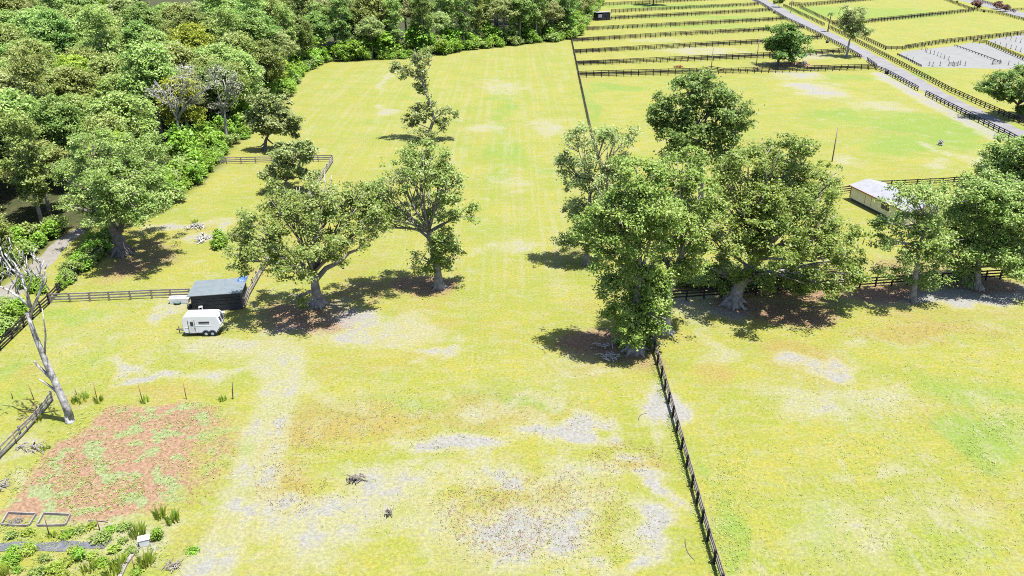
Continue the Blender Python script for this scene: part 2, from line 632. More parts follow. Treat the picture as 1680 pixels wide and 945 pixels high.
big = fbm(XX, YY, 26, 1)
mid = fbm(XX, YY, 8, 10)
fine = fbm(XX, YY, 2.2, 20, 3)
ragged = fbm(XX, YY, 5, 25, 5)
BARE = [(740, 597, 40, 8, 1), (765, 705, 60, 12, .9), (700, 700, 28, 9, .7), (1055, 655, 20, 24, .9), (905, 690, 50, 10, .75), (1060, 772, 38, 20, .9),
        (1085, 805, 22, 20, .9), (640, 540, 55, 18, .8), (600, 520, 40, 16, .85), (560, 548, 40, 20, .75), (480, 645, 60, 22, .45),
        (560, 855, 130, 40, .62), (790, 745, 85, 20, .6), (1000, 722, 45, 16, .6), (1055, 872, 28, 28, .8), (985, 925, 30, 20, .7), (250, 611, 40, 8, .8),
        (205, 590, 18, 10, .9), (350, 606, 35, 7, .8), (1330, 600, 70, 12, .75), (1395, 560, 25, 12, .7), (1440, 635, 40, 12, .5), (1430, 757, 20, 10, .75),
        (1150, 512, 50, 24, 1), (1560, 487, 120, 15, 1), (1660, 475, 60, 10, .8), (1340, 148, 40, 12, .9), (1440, 172, 40, 10, .5), (620, 182, 10, 8, .8),
        (640, 130, 8, 14, .6), (820, 140, 30, 12, .45), (800, 208, 25, 8, .45), (905, 210, 25, 12, .55), (1150, 84, 60, 5, .7), (1075, 66, 40, 4, .4),
        (1330, 92, 40, 5, .75), (1375, 262, 22, 6, .7), (1310, 124, 45, 5, .75), (1640, 262, 40, 10, .5), (1545, 270, 30, 6, .5), (690, 540, 40, 20, .5),
        (280, 372, 60, 8, .7), (335, 385, 12, 14, .9), (200, 905, 60, 30, .6), (100, 880, 70, 16, .5), (280, 500, 20, 10, .6), (850, 660, 50, 9, .4),
        (830, 850, 130, 65, .72), (650, 800, 60, 50, .55), (450, 545, 40, 14, .6), (1130, 590, 25, 20, .5), (1380, 650, 110, 20, .5), (900, 770, 100, 30, .45),
        (1560, 860, 60, 50, .35), (1400, 880, 70, 40, .3), (825, 395, 45, 10, .5), (840, 300, 30, 10, .4), (700, 560, 70, 20, .5), (620, 660, 80, 20, .35),
        (985, 550, 60, 15, .3), (60, 730, 12, 30, .5), (20, 800, 10, 30, .6)]
m_bare = np.clip(blob(BARE, 1.5) * (.25 + 1.15 * ragged) + .25 * smooth(big, .55, .75) * smooth(YY, 130, 60), 0, 1)
m_bare = np.maximum(m_bare, (.40 + .08 * mid) * line([(440, 575), (462, 620), (440, 700), (415, 790), (385, 870), (345, 945), (325, 1000)], 1.7, 1.8, .4))
m_bare = np.maximum(m_bare, (.34 + .36 * fine) * line([(455, 585), (445, 640), (425, 700), (405, 780), (375, 860), (335, 945), (315, 990)], .3, .6))
m_bare = np.maximum(m_bare, (.34 + .36 * fine) * line([(480, 590), (470, 650), (450, 710), (435, 790), (405, 870), (372, 950), (355, 990)], .3, .6))
m_bare = np.maximum(m_bare, .45 * line([(330, 565), (395, 573), (430, 570), (465, 590)], 1.2, 2.5))
m_bare = np.maximum(m_bare, .55 * line([(1500, 232), (1560, 253), (1610, 265), (1660, 285)], .5, .5))
m_bare = np.maximum(m_bare, .7 * line([(1440, 120), (1510, 160), (1640, 228)], 1.2, 2.0))
GREEN = [(818, 200, 16, 90, .6), (840, 260, 16, 40, .55), (1000, 142, 45, 8, .8), (970, 170, 12, 30, .7), (1450, 195, 150, 14, .75), (1560, 208, 110, 18, 1),
         (1480, 238, 80, 14, 1), (1550, 225, 60, 15, .9), (1640, 725, 70, 45, 1), (1570, 640, 60, 25, .5), (1200, 870, 20, 70, .95), (1160, 740, 12, 60, .5), (1260, 900, 50, 40, .5),
         (400, 727, 13, 22, 1), (1400, 20, 140, 10, .8), (1130, 135, 60, 6, .5), (130, 512, 45, 12, .8), (160, 585, 40, 25, .5), (1100, 44, 120, 3, .7),
         (1130, 28, 120, 3, .7), (1090, 10, 120, 4, .9), (1390, 128, 40, 5, .7), (700, 655, 90, 8, .4), (860, 665, 60, 6, .5), (60, 890, 60, 20, .6),
         (1500, 120, 60, 10, .5), (1640, 650, 60, 20, .5), (1330, 860, 120, 60, .35), (1530, 920, 120, 50, .45), (30, 640, 30, 30, .5), (20, 600, 20, 20, .6)]
m_green = np.clip(blob(GREEN) * (.55 + .8 * mid) + .35 * smooth(fbm(XX, YY, 14, 30), .55, .8), 0, 1)
DRY = [(1530, 545, 130, 16, .8), (1310, 582, 70, 22, .75), (600, 682, 120, 30, .75), (470, 790, 60, 50, .8), (800, 672, 140, 20, .7), (850, 830, 120, 55, .6),
       (1040, 748, 50, 18, .8), (1150, 620, 40, 20, .5), (430, 850, 40, 40, .4), (300, 690, 60, 20, .6), (270, 800, 60, 40, .7), (380, 760, 30, 60, .5), (1460, 215, 80, 6, .4),
       (230, 640, 120, 14, .6), (1590, 220, 50, 10, .3), (690, 600, 60, 12, .4), (120, 640, 60, 12, .5), (160, 465, 60, 8, .4), (560, 600, 60, 18, .4), (980, 610, 80, 15, .5),
       (1550, 520, 140, 12, .5), (1640, 560, 60, 12, .4), (300, 900, 40, 40, .5), (1250, 110, 30, 6, .6), (1340, 103, 10, 8, .7)]
m_dry = np.clip(blob(DRY) * (.6 + .9 * mid) + .4 * smooth(fbm(XX, YY, 11, 40), .56, .78), 0, 1)
LITTER = [(500, 520, 90, 32, .9), (690, 470, 60, 20, .95), (600, 480, 50, 20, .7), (985, 565, 85, 34, .95), (1270, 508, 110, 26, 1), (1440, 480, 60, 18, 1), (1600, 468, 80, 15, 1),
          (230, 425, 60, 34, .8), (935, 415, 45, 20, .7), (1290, 106, 45, 6, .7), (1660, 195, 40, 12, .5), (1040, 592, 50, 22, .8), (1280, 470, 160, 20, 1), (1500, 440, 120, 22, .7)]
m_lit = np.clip(blob(LITTER, .6) * (.5 + .7 * mid), 0, .9)
GARDEN = [(168, 668), (370, 655), (405, 690), (395, 770), (310, 850), (130, 868), (-20, 856), (-20, 838), (60, 765), (125, 705)]
m_red = poly(GARDEN, 2.2, .6) * (.35 + 1.0 * fbm(XX, YY, 5, 70)) * (1 - .55 * smooth(XX, G(250, 740).x, G(360, 740).x))
m_red = np.maximum(m_red * .93, 0)
FIELD = [(490, 125), (600, 98), (930, 66), (968, 217), (1000, 330), (960, 480), (780, 500), (640, 430), (560, 330), (530, 270), (400, 250)]
m_mow = poly(FIELD, 4, .5)
m_str = poly([(1330, 640), (1700, 640), (1900, 1000), (1330, 1000)], 6, .8)
for ln, w in (([(560, 140), (700, 165), (760, 250)], .8), ([(490, 205), (620, 225), (760, 250), (930, 290)], 1.4), ([(760, 240), (900, 285), (960, 310)], 1.0), ([(470, 145), (640, 160)], .6)):
    m_green = np.maximum(m_green, .45 * line(ln, w, 1.6))
m_green *= (1 - m_red)
for a in (m_bare, m_green, m_dry, m_lit):
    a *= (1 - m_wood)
m_dry *= 1 - .8 * m_red

zz = (fbm(XX, YY, 30, 90, 2) - .5) * .10
zz = np.where((abs(XX) > 330) | (YY > 570), 0, zz)
V = np.stack([XX, YY, zz * 0], -1).reshape(-1, 3)
ny, nx = XX.shape
I = np.arange(nx * ny).reshape(ny, nx)
F = np.stack([I[:-1, :-1], I[:-1, 1:], I[1:, 1:], I[1:, :-1]], -1).reshape(-1, 4)
gm = npmesh('ground', V, F)


def layer(name, a, b, c, d):
    at_ = gm.attributes.new(name, 'FLOAT_COLOR', 'POINT')
    at_.data.foreach_set('color', np.stack([a, b, c, d], -1).astype(np.float32).ravel())


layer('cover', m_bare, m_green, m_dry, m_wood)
layer('soil', m_red, m_lit, m_mow, m_str)


def ground_mat():
    m, n, l, b = newmat('ground')
    k = N(m)
    co = n.new('ShaderNodeTexCoord').outputs['Object']
    sp = n.new('ShaderNodeSeparateXYZ')
    l.new(co, sp.inputs[0])

    def attr(name):
        a = n.new('ShaderNodeAttribute')
        a.attribute_name = name
        s = n.new('ShaderNodeSeparateColor')
        l.new(a.outputs['Color'], s.inputs[0])
        return s.outputs[0], s.outputs[1], s.outputs[2], a.outputs['Alpha']
    bare, green, dry, wood = attr('cover')
    red, lit, mow, mid_ = attr('soil')
    n1 = k.noise(co, .12, 4, .6)          # 8 m
    n2 = k.noise(co, .75, 6, .72)         # 1.3 m
    n3 = k.noise(co, 3.2, 4, .7)          # .3 m
    n4 = k.noise(co, 9.0, 2, .6)          # .1 m
    st = n.new('ShaderNodeMapping')
    st.inputs['Scale'].default_value = (.5, 1.8, 1)
    l.new(co, st.inputs[0])
    n5 = k.noise(st.outputs[0], .5, 6, .7, .6)
    g = k.mix(k.ss(n1, .34, .66), (.178, .194, .027), (.242, .217, .038))
    g = k.mix(k.ss(n2, .35, .72), g, (.185, .208, .036))
    g = k.mix(k.math('MULTIPLY', k.ss(n5, .46, .68), .75), g, (.232, .222, .092))
    n6 = k.noise(co, .28, 7, .75, .4)
    g = k.mix(k.math('MULTIPLY', k.ss(n6, .5, .66), .55), g, (.228, .216, .115))
    g = k.mix(k.math('MULTIPLY', k.ss(n6, .5, .33), .4), g, (.165, .20, .03))
    n7 = k.noise(co, .16, 6, .7, .5)
    # dry and lush sward
    thr = k.math('ADD', k.math('MULTIPLY', n2, .7), k.math('MULTIPLY', n3, .45))     # about .55 mean
    def cut(mask, lo, hi, sharp=.22, amt=1.0):
        v = k.math('SUBTRACT', k.math('MULTIPLY_ADD', mask, 1.0, .06), k.math('MULTIPLY_ADD', k.math('SUBTRACT', n7, .5), 1.6, thr))
        return k.math('MULTIPLY', k.ss(v, lo, hi), amt)
    g = k.mix(k.math('MULTIPLY', cut(dry, -.45, .50), .74), g, (.225, .17, .055))
    g = k.mix(k.math('MULTIPLY', cut(green, -.45, .45), .72), g, (.125, .205, .034))
    # mowing lines
    def streak(ang, sx, sy):
        mp = n.new('ShaderNodeMapping')
        mp.inputs['Rotation'].default_value = (0, 0, ang)
        mp.inputs['Scale'].default_value = (sx, sy, 1)
        l.new(co, mp.inputs[0])
        return k.noise(mp.outputs[0], 1.0, 3, .6, .15)
    mw = k.math('MULTIPLY', k.math('MULTIPLY', k.ss(streak(.03, 1.0, .022), .45, .62), mow), k.ss(n1, .25, .6))
    sd = G(1585, 905) - G(1500, 755)
    rs = k.math('MULTIPLY', k.math('MULTIPLY', k.ss(streak(-math.atan2(sd.y, sd.x) + math.pi / 2, 1.2, .06), .54, .66), mid_), k.ss(n6, .42, .6))
    g = k.mix(k.math('MULTIPLY', rs, .6), g, (.228, .222, .15))
    g = k.mix(k.math('MULTIPLY', mw, .5), g, (.24, .232, .12))
    w2 = n.new('ShaderNodeTexWave')
    w2.wave_type, w2.bands_direction = 'BANDS', 'X'
    l.new(co, w2.inputs['Vector'])
    w2.inputs['Scale'].default_value = .045
    w2.inputs['Distortion'].default_value = 3.0
    w2.inputs['Detail Scale'].default_value = .3
    g = k.mix(k.math('MULTIPLY', k.math('MULTIPLY', w2.outputs['Fac'], mow), .22), g, (.17, .205, .028))
    # bare sandy soil with a broken edge
    bv = k.math('SUBTRACT', k.math('MULTIPLY', bare, 1.15), k.math('MULTIPLY_ADD', k.math('SUBTRACT', n6, .5), 2.3, thr))
    g = k.mix(k.math('MULTIPLY', k.ss(bv, -.60, .0), .8), g, (.246, .236, .142))
    g = k.mix(k.ss(bv, -.10, .36), g, k.mix(k.ss(n2, .3, .7), (.205, .199, .178), (.235, .230, .215)))
    # garden: red earth with tufts
    rv = k.math('SUBTRACT', k.math('MULTIPLY', red, 1.25), k.math('MULTIPLY', thr, .9))
    rc = k.mix(k.ss(n3, .3, .7), (.205, .118, .075), (.25, .168, .112))
    rc = k.mix(k.math('MULTIPLY', k.ss(k.noise(co, .42, 4, .6), .50, .58), .8), rc, k.mix(k.ss(n3, .35, .65), (.14, .215, .075), (.20, .245, .12)))
    g = k.mix(k.ss(rv, -.25, .2), g, k.mix(.0, rc, rc))
    # leaf litter
    lv = k.math('SUBTRACT', lit, k.math('MULTIPLY', thr, .8))
    lc = k.mix(k.ss(n3, .3, .7), (.15, .085, .058), (.24, .155, .10))
    g = k.mix(k.math('MULTIPLY', k.ss(lv, -.15, .35), .9), g, lc)
    # wood floor
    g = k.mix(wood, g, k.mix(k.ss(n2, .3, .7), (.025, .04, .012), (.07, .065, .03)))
    # grain of blades and clods
    gr = k.math('MULTIPLY_ADD', k.ss(n3, .25, .75), .46, .76)
    gr2 = k.math('MULTIPLY_ADD', k.ss(n4, .25, .75), .20, .90)
    vv = n.new('ShaderNodeVectorMath')
    vv.operation = 'SCALE'
    l.new(g, vv.inputs[0])
    l.new(k.math('MULTIPLY', k.math('MULTIPLY', gr, gr2), .56), vv.inputs['Scale'])
    l.new(vv.outputs[0], b.inputs['Base Color'])
    b.inputs['Roughness'].default_value = .95
    b.inputs['Specular IOR Level'].default_value = .1
    bp = n.new('ShaderNodeBump')
    bp.inputs['Strength'].default_value = .75
    bp.inputs['Distance'].default_value = .12
    l.new(k.math('ADD', n3, k.math('MULTIPLY', n4, .5)), bp.inputs['Height'])
    l.new(bp.outputs[0], b.inputs['Normal'])
    return m


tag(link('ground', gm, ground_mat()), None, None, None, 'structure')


def sheet(name, pts, z, mat, rough=.25, step=3.0):
    """flat outline with a slightly wandering edge"""
    rnd = random.Random(len(name))
    p = []
    q = [G(*a) for a in pts]
    for a, b in zip(q, q[1:] + q[:1]):
        n = max(1, int((b - a).length / step))
        for i in range(n):
            v = a.lerp(b, i / n)
            p.append((v.x + rnd.uniform(-rough, rough), v.y + rnd.uniform(-rough, rough), z))
    o = link(name, MB().add(p, [tuple(range(len(p)))]).mesh(name), mat)
    o['kind'] = 'structure'
    return o


ROADL = [(1218, -8), (1240, 4), (1252, 8), (1290, 30), (1352, 58), (1392, 80), (1440, 111), (1510, 148), (1646, 218), (1760, 280)]
ROADR = [(1780, 262), (1680, 215), (1560, 157), (1450, 97), (1361, 52), (1310, 27), (1282, 12), (1250, -4), (1238, -9)]
sheet('gravel_road', ROADL + ROADR, .004, M['road'], .5, 2.0)
sheet('gravel_lane', [(1560, -3), (1610, 9), (1690, 33), (1760, 55), (1760, 44), (1690, 24), (1620, 2), (1590, -5)], .004, M['road'])
sheet('sand_arena', [(1473, 90), (1482, 84.5), (1565, 75.5), (1595, 70), (1617, 72), (1700, 103), (1720, 114), (1617, 112.5), (1511, 110)], .004, M['sand'], .1)
sheet('sand_ring', [(1620, 67), (1640, 62), (1700, 53), (1760, 70), (1760, 120), (1690, 92)], .004, M['sand'], .1)
sheet('dirt_track', [(131, 374), (120, 376), (95, 392), (70, 415), (38, 445), (-10, 482), (-60, 520), (-35, 540), (20, 500), (62, 455), (92, 425), (118, 397), (138, 380)], .004, M['track'], .3, 1.5)

# ------------------------------------------------------------------ fences
POSTS = {}


def post_mesh(h, w, mat):
    key = (h, w, mat.name)
    if key not in POSTS:
        me = MB().box((0, 0, h / 2 - .1), (w, w, h + .2)).mesh('post', bevel=.015)
        me.materials.append(mat)
        POSTS[key] = me
    return POSTS[key]


def fence(label, pts, h=1.35, rails=3, mat='black_board', sp=2.44, name='board_fence', group=None, wpost=.18, lean=0.0, world=False, thick=.06, board=.19, seed=0, railmat=None):
    rnd = random.Random(seed + int(abs(pts[0][0]) * 7))
    p = [Vector((v[0], v[1], 0)) for v in pts] if world else [G(*v) for v in pts]
    o = p[0].copy()
    t = thing(name, label, 'fence', o, 0, group)
    st = [p[0]]
    for a, b in zip(p[:-1], p[1:]):
        n = max(1, round((b - a).length / sp))
        st += [a.lerp(b, (i + 1) / n) for i in range(n)]
    for i, v in enumerate(st):
        a, b = st[max(0, i - 1)], st[min(len(st) - 1, i + 1)]
        pm = link('post', post_mesh(h + .12, wpost, M[mat]), None, t, v - o, math.atan2(b.y - a.y, b.x - a.x))
        pm.rotation_euler = (rnd.uniform(-.035, .035) + lean * rnd.uniform(-1, 1), rnd.uniform(-.035, .035) + lean * rnd.uniform(-1, 1), pm.rotation_euler[2])
    hs = [h * (.97 - .31 * i * (3 / rails if rails < 3 else 1)) for i in range(rails)]
    for z in hs:
        mb = MB()
        zo = [z + rnd.uniform(-.035, .03) - lean * 3 * rnd.random() * (1 if rnd.random() < .4 else 0) for _ in st]
        for i in range(len(st) - 1):
            a, b = st[i] - o, st[i + 1] - o
            d = (b - a).normalized()
            s = Vector((-d.y, d.x, 0)) * (wpost / 2 + thick / 2)
            mb.beam(a + s + Vector((0, 0, zo[i])) + d * .004, b + s + Vector((0, 0, zo[i + 1])) - d * .004, thick, board)
        link('rail', mb.mesh('rail'), M[railmat or mat], t)
    return t


# paired paddock fences: front line, then the line behind it across the alley
ROWS = [('first', [(950, 127.5), (1167, 122), (1330, 118), (1436, 114.5)], [(949, 124), (1120, 119.5), (1153, 118.5), (1166, 116), (1187, 119), (1235, 118), (1250, 115.5), (1300, 116.5), (1336, 114.5), (1434, 112)]),
        ('second', [(946.5, 108), (1150, 100.3), (1262, 95.5), (1386, 88)], [(946, 107), (1150, 97.5), (1262, 92.3), (1384, 85.5)]),
        ('third', [(942, 88.5), (1150, 77.5), (1260, 72), (1348, 64.5)], [(942, 87.5), (1150, 75), (1260, 69.3), (1346, 62)]),
        ('fourth', [(938, 69.5), (1100, 60), (1260, 52), (1317, 48)], [(938, 68.6), (1100, 58), (1260, 49.6), (1315, 45.8)]),
        ('fifth', [(956, 51), (1100, 44), (1260, 35.5), (1288, 33.5)], [(958, 49.6), (1100, 42), (1260, 33.4), (1286, 31.5)]),
        ('sixth', [(966, 35), (1100, 28), (1240, 20.5), (1262, 19)], [(1003, 31), (1100, 26), (1240, 18.8), (1261, 17.4)]),
        ('seventh', [(1003, 21.5), (1100, 16.5), (1244, 9.5)], [(1003, 20), (1100, 15), (1243, 8)]),
        ('eighth', [(988, 10), (1100, 4.5), (1225, -2)], [(988, 8.7), (1100, 3), (1222, -3.5)])]
for w, fr, bk in ROWS:
    fence(f'near board fence of the {w} paired paddock rows counted from the pine', fr, group='paired paddock fences')
    fence(f'far board fence of the {w} paired paddock rows counted from the pine', bk, group='paired paddock fences')
fence('long dark board fence dividing the mown field from the striped paddocks', [(937, 63.5), (950, 128), (969, 217)], board=.12, wpost=.12, mat='worn_board')
fence('dark board fence running from the paddock corner behind the sparse tree', [(969.6, 220), (1010, 355), (1066, 555)], board=.13, wpost=.13, mat='worn_board')
fence('black board fence crossing the near pasture from the shaded tree downwards', [(1067, 560), (1085, 620), (1110, 710), (1135, 800), (1160, 890), (1183, 965), (1205, 1050)], railmat='worn_board')
fence('dark board fence in deep shade under the row of big oaks', [(1097, 494), (1240, 484), (1330, 478), (1488, 467), (1570, 463), (1640, 458), (1700, 448)])
fence('dark board fence behind the cream shed with pale roof', [(1350, 322), (1396, 317), (1440, 309), (1545, 304), (1600, 300)])
fence('short black fence along the gravel road at the upper paddocks', [(1234, 0), (1251, 9), (1268, 20)], group='roadside fences')
fence('black roadside fence beside the third and fourth paddocks', [(1270, 21), (1286, 31), (1318, 46.5), (1320, 47.5)], group='roadside fences')
fence('black roadside fence behind the round dark tree', [(1322, 48.5), (1348, 61), (1350, 62)], group='roadside fences')
fence('black roadside fence ending at the sparse pale tree trunk', [(1352, 63.5), (1387, 82), (1412, 97)], group='roadside fences')
fence('very short black fence panel at the road gateway', [(1422, 101), (1437, 112)], group='roadside fences')
fence('black roadside fence between the two paddock gateways', [(1438, 115), (1452, 120), (1505, 149.5)], group='roadside fences')
fence('black roadside fence beside the tree shaded stretch of gravel', [(1518, 157), (1646, 222), (1690, 245)], group='roadside fences')
fence('dark fence across the road from the upper paddocks', [(1285, 10.5), (1352, 43)], group='far side road fences')
fence('long dark fence across the road ending beneath the spreading tree', [(1361, 47), (1450, 93), (1560, 152), (1680, 206), (1730, 230)], group='far side road fences')
fence('second dark fence line beyond the palm, set back from the road', [(1312, 13), (1365, 39)], group='far side road fences')
fence('dark fence behind the sparse pale tree reaching the sand arena corner', [(1366, 41), (1410, 61.5), (1452, 81.5)], group='far side road fences')
fence('dark fence along the far edge of the sand arena', [(1453, 82), (1480, 82), (1540, 73), (1680, 57.5), (1720, 52)])
fence('second dark fence line beyond the sand arena', [(1484, 80), (1540, 71), (1680, 55.5), (1720, 50.5)])
fence('dark fence dividing the two bright far fields, near line', [(1366, 41), (1425, 38), (1500, 30), (1597, 19.5)])
fence('dark fence dividing the two bright far fields, far line', [(1366, 39), (1425, 35.6), (1500, 27.8), (1597, 18)])
fence('dark fence at the top of the far fields, near line', [(1295, 8.5), (1312, 12), (1440, 0), (1470, -3)])
fence('dark fence at the top of the far fields, far line', [(1297, 6.5), (1315, 9), (1440, -1.5), (1470, -4.5)])
fence('dark fence on the field side of the far gravel lane', [(1548, 0), (1597, 18), (1640, 24), (1690, 37)])
fence('dark fence on the far side of the lane by the red leaved trees', [(1585, -2), (1625, 8), (1665, 21)])
fence('short dark fence beside the far lane past the red leaved trees', [(1661, 18), (1675, 17.5), (1700, 19)])
fence('dark fence between the arena and the second sand ring', [(1596, 70), (1618, 72.5), (1690, 104)])
fence('low black board edging on the road side of the arena', [(1472, 90.5), (1490, 99), (1511, 110)], h=.6, rails=2)
# near left
fence('black board fence between the shrub bank and the leaning oak', [(181, 408), (150, 430), (110, 466), (82, 497)])
fence('dark weathered fence running past the leaning dead tree', [(81, 499), (40, 537), (0, 576), (-40, 615)])
fence('grey weathered rail fence leading from the corner post to the shed', [(84, 497), (180, 493), (250, 490), (312, 488)], mat='grey_board', h=1.2, sp=2.4)
fence('sagging grey wooden fence between the garden and the grass bank', [(86, 658), (62, 688), (35, 717), (2, 750), (-30, 785)], mat='grey_board', h=1.15, lean=.07, sp=2.3, name='garden_fence')
fence('pale weathered fence across the grass clearing by the wood', [(348, 270), (420, 268), (500, 266), (545, 265)], mat='grey_board', h=1.3, sp=3.0)
fence('pale rail fence turning back from the clearing corner post', [(546, 266), (537, 280), (520, 305), (498, 340)], mat='grey_board', h=1.3, sp=3.0)
fence('pale leaning rail fence between the shed and the branching oak', [(452, 415), (430, 447), (408, 487), (402, 505)], mat='grey_board', h=1.3, sp=2.6, lean=.05)

# ------------------------------------------------------------------ hero trees
hero_tree('oak_tree', 'broad grey green oak with thick leaning trunk at the wood edge', (200, 417), [(196, 395), (186, 375), (172, 352)],
          [(160, 262, 66, 40, 6), (225, 262, 62, 42, 3), (140, 318, 40, 40, 3), (200, 315, 72, 42, -5), (190, 350, 46, 28, -7), (252, 330, 36, 38, -3), (118, 285, 34, 30, 8), (180, 290, 60, 40, -4), (160, 348, 26, 20, -4), (238, 350, 24, 18, -8), (150, 235, 50, 20, 4), (215, 300, 50, 40, 0)],
          'leaf', 'bark_dark', 1.0, holes=.38, seed=2, extra=[([(172, 352), (140, 345), (105, 335)], .4), ([(196, 380), (205, 350), (215, 315)], .45)])
hero_tree('oak_tree', 'branching oak beside the dark shed with one bare limb reaching out', (521, 500), [(518, 475), (514, 448)],
          [(548, 322, 50, 36, 1), (487, 345, 52, 46, -1), (428, 368, 42, 42, -4), (430, 412, 44, 34, -6), (503, 392, 58, 40, -5), (572, 362, 40, 42, -1), (595, 330, 28, 28, 1), (480, 447, 42, 30, -7), (545, 412, 32, 24, -5), (484, 492, 17, 20, -4.5), (398, 425, 20, 28, -6),
           (520, 350, 50, 44, -3), (575, 395, 28, 22, -4), (455, 330, 34, 28, 0), (618, 360, 24, 22, -2), (395, 385, 20, 24, -4)],
          'leaf', 'bark', .75, seed=3, gap=.18, holes=.42, extra=[([(516, 462), (535, 440), (560, 428), (572, 415), (590, 408), (602, 388)], .38), ([(514, 450), (490, 430), (470, 405)], .42)])
hero_tree('oak_tree', 'tall open oak in the field with leafy sprouts round its trunk', (721, 472), [(717, 440), (710, 405), (703, 380)],
          [(690, 272, 44, 34), (722, 305, 42, 34), (660, 300, 42, 36), (622, 318, 34, 36), (648, 358, 32, 28), (735, 285, 22, 30), (700, 340, 46, 24), (762, 352, 24, 15), (720, 402, 26, 30, -1.5), (735, 425, 25, 32, 1), (700, 432, 24, 22, -1),
           (616, 372, 20, 22), (600, 312, 15, 20), (675, 255, 26, 20), (632, 345, 26, 24)],
          'leaf', 'bark', .6, seed=4, gap=.18, holes=.40, extra=[([(703, 382), (725, 370), (748, 356)], .2), ([(706, 392), (690, 380), (670, 372)], .25)])
hero_tree('tall_tree', 'tall thin tree with sparse tufted branches out in the mown field', (699, 231), [(706, 212), (712, 195), (705, 168), (698, 150), (690, 125)],
          [(684, 100, 19, 17), (664, 122, 19, 15), (690, 128, 12, 20), (697, 150, 9, 16), (682, 187, 18, 18), (732, 187, 17, 19), (690, 222, 24, 15), (722, 205, 9, 9), (672, 200, 14, 10), (704, 178, 9, 14), (652, 112, 9, 12)],
          'leaf_pale', 'bark', .38, leaf=.5, clump=.9, per=30, gap=.25, seed=5, twigs=2, extra=[([(700, 230), (715, 220), (730, 208), (738, 195)], .2), ([(690, 125), (684, 100), (680, 80)], .16), ([(690, 125), (704, 112), (706, 98)], .12)])
hero_tree('oak_tree', 'small grey green tree in front of the pale clearing fence', (466, 316), [(468, 304), (470, 295)],
          [(480, 252, 30, 20), (475, 280, 33, 20), (440, 288, 17, 11), (497, 246, 17, 15), (505, 288, 15, 18), (450, 312, 11, 12), (458, 262, 16, 16)],
          'leaf_pale', 'bark_dark', .4, leaf=.48, gap=.12, seed=6)
hero_tree('oak_tree', 'small spreading tree at the shrub border with bare lower limbs', (434, 246), [(436, 230), (440, 222)],
          [(435, 190, 26, 22), (466, 195, 26, 22), (446, 212, 28, 14), (428, 165, 18, 14), (456, 168, 16, 16), (482, 212, 11, 12), (415, 200, 12, 14)],
          'leaf_pale', 'bark_dark', .4, leaf=.52, gap=.12, seed=7, extra=[([(437, 232), (428, 240), (418, 241)], .2), ([(438, 228), (450, 238), (460, 232)], .2)])
hero_tree('tall_tree', 'open sparse tree with see-through crown behind the big pasture oaks', (963, 434), [(963, 400), (965, 360), (968, 320)],
          [(945, 232, 27, 30), (990, 222, 27, 22), (1020, 232, 24, 22), (940, 285, 27, 32), (975, 278, 26, 28), (948, 335, 24, 20), (925, 262, 16, 22), (1010, 270, 24, 22), (955, 385, 34, 24), (985, 400, 24, 20), (935, 402, 20, 14), (985, 340, 34, 36), (1000, 300, 34, 30), (955, 355, 30, 26)],
          'leaf_pale', 'bark', .42, gap=.18, per=36, seed=8)
hero_tree('oak_tree', 'dense leafy tree beside the near fence with foliage down to its roots', (1042, 576), [(1043, 545), (1046, 500), (1050, 450)],
          [(1050, 288, 46, 34), (1020, 345, 50, 40), (1075, 345, 52, 44), (980, 378, 42, 32), (1045, 400, 50, 36), (1040, 455, 40, 36), (1055, 495, 40, 38), (1040, 530, 34, 24), (1075, 470, 26, 38), (1000, 470, 20, 16), (1010, 430, 30, 30), (1062, 535, 26, 20), (1040, 545, 34, 18, -1.5), (1018, 512, 30, 28, -1.5), (1068, 512, 26, 30, -1.5), (1042, 560, 26, 9, 1.5), (1090, 500, 14, 24, 1)],
          'leaf_lime', 'bark', .8, seed=9, gap=.06, core=.8, holes=.12)
hero_tree('oak_tree', 'pale trunked tree leaning over the corner where two fences meet', (1092, 546), [(1094, 510), (1096, 480), (1104, 450), (1118, 420)],
          [(1110, 275, 52, 36), (1150, 315, 44, 42), (1110, 325, 45, 40), (1142, 372, 44, 36), (1105, 385, 42, 34), (1120, 425, 44, 26), (1165, 350, 28, 36), (1092, 440, 28, 26)],
          'leaf_lime', 'bark_pale', .6, seed=10, extra=[([(1097, 478), (1110, 455), (1135, 430)], .25), ([(1104, 450), (1090, 425), (1082, 395)], .3)])
hero_tree('pine_tree', 'dark dense pine rising behind the big pasture oaks', (1150, 345), [(1150, 320), (1150, 270), (1150, 220)],
          [(1132, 148, 42, 26), (1168, 150, 42, 28), (1102, 185, 40, 32), (1150, 195, 50, 34), (1192, 180, 38, 30), (1216, 196, 22, 20), (1110, 222, 40, 20), (1180, 220, 42, 20), (1150, 250, 60, 26), (1080, 190, 18, 20)],
          'leaf_dark', 'bark', .55, leaf=.5, core=.8, seed=11, per=40, clump=1.05)
